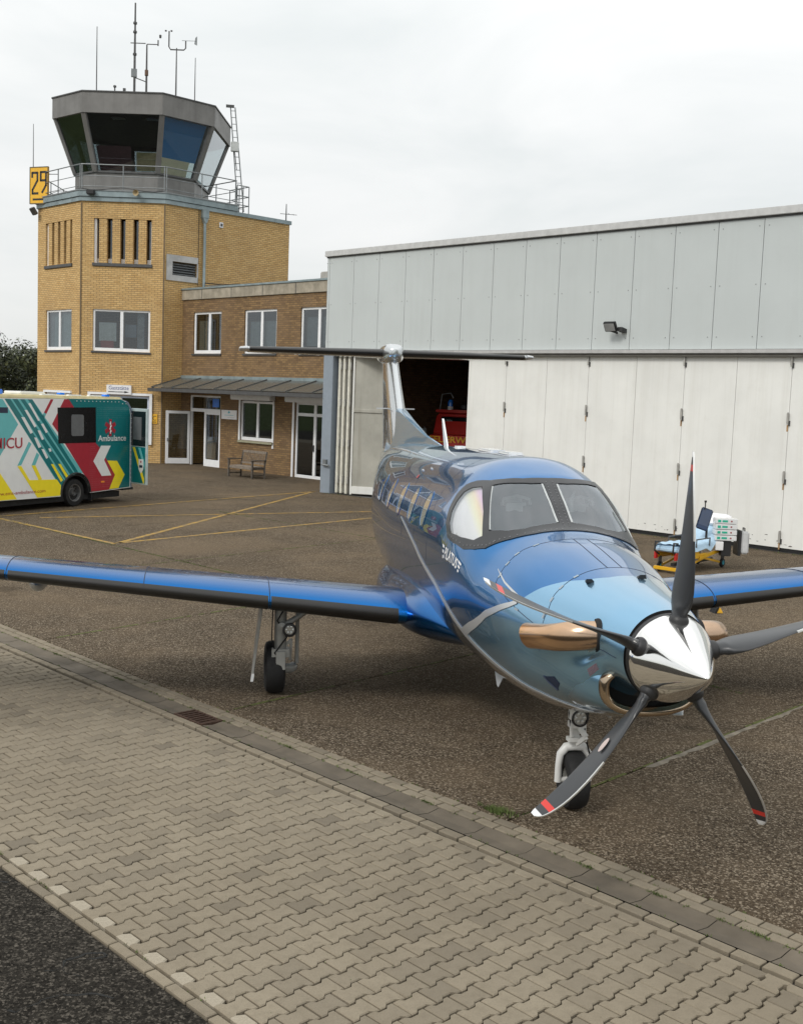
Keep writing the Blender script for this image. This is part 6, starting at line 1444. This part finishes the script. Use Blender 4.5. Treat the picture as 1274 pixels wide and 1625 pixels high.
# dimples ahead of each blade root, like fairings pressed in the shell
A0=0.05149
for i,(r,h) in enumerate(spf):
    for k in range(n):
        a=2*PI*k/n
        for j in range(5):
            d=(a-A0-j*2*PI/5+PI)%(2*PI)-PI
            if .22<h<.555: 
                wd=.10+.16*(h-.2)/.3; f=math.exp(-(d/wd)**2)*(min(1,(h-.22)/.28)**1.6)*.011; q=rows[i][k]; rows[i][k]=q-Vector((math.sin(a),0,math.cos(a)))*f
sp_.grid(rows,closev=True); spo=sp_.build('spinner',chrome,ac,smooth=True,ang=60)
MB().lathe([(.0,.558),(.288,.558),(.292,.575),(.288,.61),(0,.61)],(0,0,1.62),(0,1,0),48).build('spinner_backplate',blackp,ac,smooth=True)
bm_,ntb,bb_=nodes('blade_paint'); uv=NN(ntb,'ShaderNodeUVMap'); sx_=NN(ntb,'ShaderNodeSeparateXYZ'); ntb.links.new(uv.outputs[0],sx_.inputs[0])
g=noise(ntb,14,5); c0=mixc(ntb,g,(.022,.024,.027),(.032,.034,.038))
c1=ramp(ntb,sx_.outputs[0],[(0,0.0),(1.205/1.5,1.0),(1.245/1.5,0.0),(1.29/1.5,.5)],'CONSTANT')
isred=math_(ntb,'COMPARE',c1,1.0); isw=math_(ntb,'COMPARE',c1,.5)
for x in (isred,isw): x.node.inputs[2].default_value=.2
c_=mixc(ntb,isred,c0,(.62,.03,.02)); c_=mixc(ntb,isw,c_,(.72,.73,.74)); ntb.links.new(c_,bb_.inputs['Base Color']); bb_.inputs['Roughness'].default_value=.36; bb_.inputs['Coat Weight'].default_value=.25; bb_.inputs['Coat Roughness'].default_value=.2
bst=[(a,b*(.86 if a>.3 else 1),c,d,e) for a,b,c,d,e in [(.23,.10,112,.0,.9),(.27,.105,112,.0,.9),(.31,.15,108,.0,.55),(.36,.22,106,-.005,.26),(.45,.265,102,-.012,.15),(.60,.275,95,-.022,.10),(.78,.262,89,-.022,.075),(.95,.238,84,-.008,.062),(1.10,.205,79,.018,.055),(1.20,.172,76,.045,.05),(1.28,.132,74,.075,.05),(1.315,.095,73,.095,.05),(1.335,.05,73,.112,.05)]]
BF=[pch([r[0] for r in bst],[r[k] for r in bst]) for k in range(1,5)]
for j in range(5):
    a=A0+j*2*PI/5; u_,t_=Ra(a); rows=[];uvs=[];le_=[]
    rs=[.23,.25,.27,.29,.31,.335,.36,.40,.45,.52,.60,.69,.78,.87,.95,1.03,1.10,1.15,1.195,1.205,1.245,1.28,1.292,1.315,1.328,1.335]
    for r in rs:
        ch,be,of,tk=[f(r) for f in BF]; be=R_(be); cv=t_*math.cos(be)+Vector((0,1,0))*math.sin(be); nn=u_.cross(cv).normalized(); c0_=HUB+u_*r+cv*of; row=[]; m_=20
        for k in range(m_):
            q=2*PI*k/m_; x=math.cos(q)*.5; y=math.sin(q)*.5*tk*(1.0 if tk>.5 else (1.15-x*.9)); row.append(c0_+cv*x*ch+nn*(y+(.0 if tk>.4 else .012*(1-4*x*x)))*ch)
        rows.append(row); uvs.append([(r/1.5,k/m_) for k in range(m_)])
        le_.append((c0_-cv*.5*ch,cv,nn,ch,r))
    pb=MB().grid(rows,uvs,closev=True); nn0=len(rows); pb.face([(nn0-1)*20+k for k in range(20)],[(rs[-1]/1.5,0)]*20)
    pb=pb.build('propeller_blade',bm_,ac,smooth=True,ang=60)
    mb=MB(); rows=[]
    for P_,cv,nn,ch,r in le_:
        if .74<r<1.33: rows.append([P_+cv*ch*.05+nn*ch*.035,P_-cv*.003+nn*.006,P_-cv*.004-nn*.004,P_+cv*ch*.05-nn*ch*.02])
    mb.grid(rows); mb.build('leading_edge',mat('erosion_strip',(.62,.62,.60),.3,.7),pb,smooth=True,local=True)
    MB().lathe([(.050,.19),(.062,.20),(.064,.262),(.056,.285),(.050,.29)],HUB,u_,24).build('blade_cuff',blackp,pb,smooth=True,local=True)
    r=.70; ch,be,of,tk=[f(r) for f in BF]; be=R_(be); cv=t_*math.cos(be)+Vector((0,1,0))*math.sin(be); nn=u_.cross(cv).normalized(); c=HUB+u_*r+cv*of
    for s_ in ((1,-1) if j==3 else ()):
        mb=MB(); mb.poly([c+u_*.055*math.cos(q)+cv*.028*math.sin(q)+nn*s_*(.02+.004+(.010 if s_>0 else -.004)) for q in [2*PI*k/20 for k in range(20)]]); mb.build('blade_badge',mat('badge_white',(.55,.45,.42),.4),pb,local=True)
# --- exhaust stubs
brz,ntz,bz=nodes('heat_tinted_steel'); g=noise(ntz,3,4,.6); tcn=NN(ntz,'ShaderNodeTexCoord'); sq=NN(ntz,'ShaderNodeSeparateXYZ'); ntz.links.new(tcn.outputs['Object'],sq.inputs[0])
f_=math_(ntz,'ADD',math_(ntz,'MULTIPLY',math_(ntz,'SUBTRACT',sq.outputs[1],.9),1.05),math_(ntz,'MULTIPLY',math_(ntz,'SUBTRACT',g,.5),.04))
c_=ramp(ntz,f_,[(0,(.50,.36,.26)),(.25,(.66,.42,.25)),(.6,(.88,.52,.28)),(.85,(.88,.42,.13)),(1,(.60,.25,.07))]); ntz.links.new(c_,bz.inputs['Base Color']); bz.inputs['Metallic'].default_value=1; bz.inputs['Roughness'].default_value=.2
for sgn in (-1,1):
    P=[(-.26,.98,1.685),(-.365,.988,1.685),(-.45,1.01,1.68),(-.525,1.065,1.665),(-.575,1.16,1.64),(-.61,1.29,1.615),(-.635,1.44,1.59),(-.648,1.585,1.565)]
    P=[Vector((x*-sgn,y,z)) for x,y,z in P]; r=[.095,.10,.102,.101,.097,.092,.091,.094]
    n=24; rows=[]
    x0=None
    for i,q in enumerate(P):
        t=(P[min(i+1,7)]-P[max(i-1,0)]).normalized(); up=Vector((0,0,1)); x=t.cross(up).normalized(); y=x.cross(t)
        rows.append([q+x*math.cos(2*PI*k/n)*r[i]*.85+y*math.sin(2*PI*k/n)*r[i] + (t*.05*math.sin(2*PI*k/n) if i==7 else Vector()) for k in range(n)])
    c7=P[7]; rows.append([c7+(q-c7)*.93 for q in rows[-1]]); rows.append([P[5]+(q-c7)*.8 for q in rows[7]])
    ex=MB().grid(rows,closev=True).build('exhaust_stub',brz,ac,smooth=True,ang=50)
    mb=MB(); mb.poly([P[5]+(q-c7)*.82 for q in rows[7]]); mb.build('exhaust_throat',black,ex,local=True)
    q=P[1]; t=(P[2]-P[0]).normalized(); up=Vector((0,0,1)); x=t.cross(up).normalized(); y=x.cross(t)
    ri=[[q+t*dz+x*math.cos(2*PI*k/n)*.85*rr_+y*math.sin(2*PI*k/n)*rr_ for k in range(n)] for rr_,dz in ((.085,.0),(.112,.0),(.118,-.02),(.11,-.08))]
    MB().grid(ri,closev=True).build('exhaust_collar',black,ex,smooth=True,local=True)
# --- chin air inlet with polished lip
def sup(a,w,ht,hb,n=2.5):
    c,s=math.cos(a),math.sin(a); return math.copysign(abs(c)**(2/n),c)*w,(ht if s>0 else hb)*math.copysign(abs(s)**(2/n),s)
rows=[]; n=64; m_=12
for k in range(n):
    a=2*PI*k/n; x,z=sup(a,.318,.12,.185); dx=math.cos(a); row=[]
    o=Vector((x,.865+.06*(.3-z)*.5,1.365+z)); od=Vector((math.cos(a),0,math.sin(a)*1.1)).normalized()
    for j in range(m_):
        b=2*PI*j/m_; row.append(o+od*math.cos(b)*.034+Vector((0,1,0))*(math.sin(b)*.06+.03))
    rows.append(row)
MB().grid(rows,closeu=True,closev=True).build('inlet_lip',mat('inlet_bronze',(.46,.36,.26),.18,1,var=.25,scale=4),ac,smooth=True,ang=0)
mb=MB(); mb.poly([Vector((sup(2*PI*k/n,.29,.09,.17)[0],.955,1.365+sup(2*PI*k/n,.29,.09,.17)[1])) for k in range(n)]); mb.build('inlet_duct',mat('duct_black',(.004,.004,.004),.9),ac)
rows=[[Vector((sup(2*PI*k/n,w,ht,hb)[0],s,1.365+sup(2*PI*k/n,w,ht,hb)[1])) for k in range(n)] for s,w,ht,hb in ((.90,.330,.13,.214),(.96,.352,.15,.232),(1.05,.385,.17,.255),(1.18,.42,.18,.28),(1.4,.46,.16,.34),(1.75,.42,.10,.34))]
uvr=[[(.05,.7)]*n for _ in range(6)]
MB().grid(rows,uvr,closev=True).build('inlet_cowl',solidpaint('nose_light_blue',(.235,.455,.65)),ac,smooth=True,ang=50)
MB().prism([(.27,.95),(.38,1.2),(.28,1.22),(.20,.97)],lambda x,s:Vector((x,s,1.13)),lambda x,s:Vector((x,s,1.145))).build('oil_cooler_flap',silver,ac,bevel=.006)
# --- landing gear
gearm=mat('gear_grey',(.34,.34,.32),.4,.2,var=.1,scale=10); gearw=mat('gear_white',(.66,.66,.64),.35,var=.06)
def zg(x,s): return -(Mb[2][0]*x+Mb[2][1]*(s-PIV.y))/Mb[2][2]
def tyre(par,c,R,w,rimr,ax=(1,0,0)):
    ax=Vector(ax); h=w/2
    t=MB().lathe([(rimr,-h*.75),(rimr+.02,-h*.95),(R*.78,-h),(R*.93,-h*.86),(R*.985,-h*.55),(R,-h*.2),(R,h*.2),(R*.985,h*.55),(R*.93,h*.86),(R*.78,h),(rimr+.02,h*.95),(rimr,h*.75)],c,ax,40,closed=True).build('tyre',black,par,smooth=True,local=par is not ac)
    MB().lathe([(0,-h*.5),(rimr*.4,-h*.55),(rimr*.5,-h*.2),(rimr*.9,-h*.25),(rimr+.005,-h*.75),(rimr+.005,h*.75),(rimr*.9,h*.25),(rimr*.5,h*.2),(rimr*.4,h*.55),(0,h*.5)],c,ax,28).build('rim',gearm,par,smooth=True,local=par is not ac)
    return t
for sgn in (-1,1):
    x=2.25*sgn; z0=zg(x,5.95); R=.283
    st=MB().tube([(x*.982,5.80,1.25),(x*.982,5.80,.56),(x*.982,5.80,.52)],[.066,.066,.058],16).build('main_gear_strut',gearm,ac,smooth=True)
    c=Vector((x*1.005,5.95,z0+R)); tyre(st,c,R,.215,.12)
    mb=MB(); mb.box((x*.982,5.79,.545),(.19,.16,.09)).box((x*.982,5.73,.47),(.10,.10,.20)).tube([(x*.982,5.76,.42),(x*.982-.0,5.78,.36),(x*.93,5.88,.345),(x*.915,5.95,z0+R)],.052,12); mb.tube([(x*.90,5.95,z0+R),(x*1.0,5.95,z0+R)],.035,10); mb.build('trailing_arm',gearm,st,smooth=True,local=True,bevel=.01)
    MB().tube([(x*.975,5.74,.83),(x*.90,5.76,.93),(x*.80,5.82,1.10)],[.036,.03,.05],10).lathe([(.05,-.03),(.05,.03),(0,.04)],(x*.978,5.73,.83),(0,-1,0),14).build('side_brace',gearm,st,smooth=True,local=True)
    q=Vector((x*.942,5.70,.80)); MB().lathe([(.035,-.02),(.075,-.02),(.075,.02),(.052,.025)],q,(0,-1,0),20).build('taxi_light_rim',blackp,st,smooth=True,local=True)
    mb=MB(); mb.lathe([(.052,.0),(.0,.0)],q,(0,-1,0),20)
    for k in range(6): a=k*PI/3; mb.lathe([(.017,.0),(.017,.012),(0,.014)],q+Vector((math.cos(a)*.033,-.004,math.sin(a)*.033)),(0,-1,0),8)
    mb.build('taxi_light_lens',mat('led_lens',(.55,.56,.55),.15,.5),st,local=True)
    MB().bar((x*.93,5.80,.68),(x*.935,5.82,.45),.03).bar((x*.955,5.80,.62),(x*.93,5.80,.68),.03).tube([(x*.90,5.88,1.1),(x*.90,5.90,.40)],.022,8).build('torque_link',gearm,st,local=True)
    MB().prism([(5.62,1.22),(6.0,1.22),(5.98,.62),(5.74,.26),(5.66,.26)],lambda s,z:Vector((x*1.06+sgn*(1.22-z)*.12,s,z)),lambda s,z:Vector((x*1.06+sgn*((1.22-z)*.12+.022),s,z))).build('gear_door',gearm,ac,bevel=.005)
    MB().prism([(5.655,.34),(5.70,.34),(5.69,.255),(5.665,.255)],lambda s,z:Vector((x*1.06+sgn*((1.22-z)*.12-.004),s-.01,z)),lambda s,z:Vector((x*1.06+sgn*((1.22-z)*.12+.026),s-.01,z))).build('door_tip',white_gloss,ac)
for sgn in (-1,1):
    x=2.25*sgn; MB().tube([(x*.96,5.72,1.05),(x*1.0,5.71,.9),(x*.955,5.70,.72),(x*1.01,5.71,.55),(x*.97,5.78,.38)],.009,6).tube([(x*1.02,5.73,1.1),(x*1.025,5.72,.7),(x*1.0,5.74,.5)],.007,6).build('brake_hose',black,ac,smooth=True)
sx=-.035; R=.235
st=MB().tube([(sx,2.33,1.05),(sx,2.33,.62)],[.045,.045],14).tube([(sx,2.33,.64),(sx,2.33,.50)],.034,14).build('nose_gear_strut',gearw,ac,smooth=True)
tyre(st,Vector((sx,2.34,R)),R,.175,.10)
mb=MB(); 
for s_ in (-1,1): mb.tube([(sx,2.33,.515),(sx+s_*.07,2.33,.505),(sx+s_*.115,2.33,.45),(sx+s_*.125,2.335,.36),(sx+s_*.125,2.34,.22)],[.04,.036,.032,.028,.03],12)
mb.tube([(sx-.14,2.34,.235),(sx+.14,2.34,.235)],.022,12); mb.build('fork',gearw,st,smooth=True,local=True)
mb=MB(); mb.box((sx,2.29,.70),(.13,.09,.05)).box((sx,2.29,.58),(.15,.08,.035)).bar((sx,2.27,.70),(sx+.05,2.20,.62),.035).bar((sx+.05,2.20,.62),(sx,2.28,.54),.035).box((sx-.05,2.26,.80),(.05,.06,.10)).tube([(sx-.06,2.27,.86),(sx-.05,2.27,.60)],.014,8).tube([(sx+.06,2.29,.78),(sx+.07,2.27,.56)],.010,6); mb.build('torque_link',gearw,st,local=True,bevel=.004)
MB().tube([(sx+.05,2.28,.95),(sx+.08,2.26,.8),(sx+.05,2.25,.66),(sx+.085,2.28,.55),(sx+.12,2.30,.45)],.007,6).tube([(sx-.05,2.27,.93),(sx-.075,2.26,.8),(sx-.05,2.27,.62)],.006,6).build('hose',black,st,smooth=True,local=True)
q=Vector((sx+.005,2.24,.765)); MB().lathe([(.03,-.05),(.066,-.04),(.072,.0),(.07,.015),(.055,.018)],q,(0,-1,0),24).build('landing_light_rim',blackp,st,smooth=True,local=True)
mb=MB(); mb.lathe([(.055,.005),(0,.005)],q,(0,-1,0),24)
for k in range(6): a=k*PI/3; mb.lathe([(.016,0),(.016,.012),(0,.014)],q+Vector((math.cos(a)*.034,-.006,math.sin(a)*.034)),(0,-1,0),8)
mb.build('landing_light_lens',mat('led_lens',(0,0,0)),st,local=True)
MB().prism([(2.0,1.0),(2.6,1.0),(2.55,.78),(2.1,.80)],lambda s,z:Vector((sx+.20,s,z)),lambda s,z:Vector((sx+.212,s,z))).build('gear_door',silver,ac)
print('objects',len(bpy.data.objects))
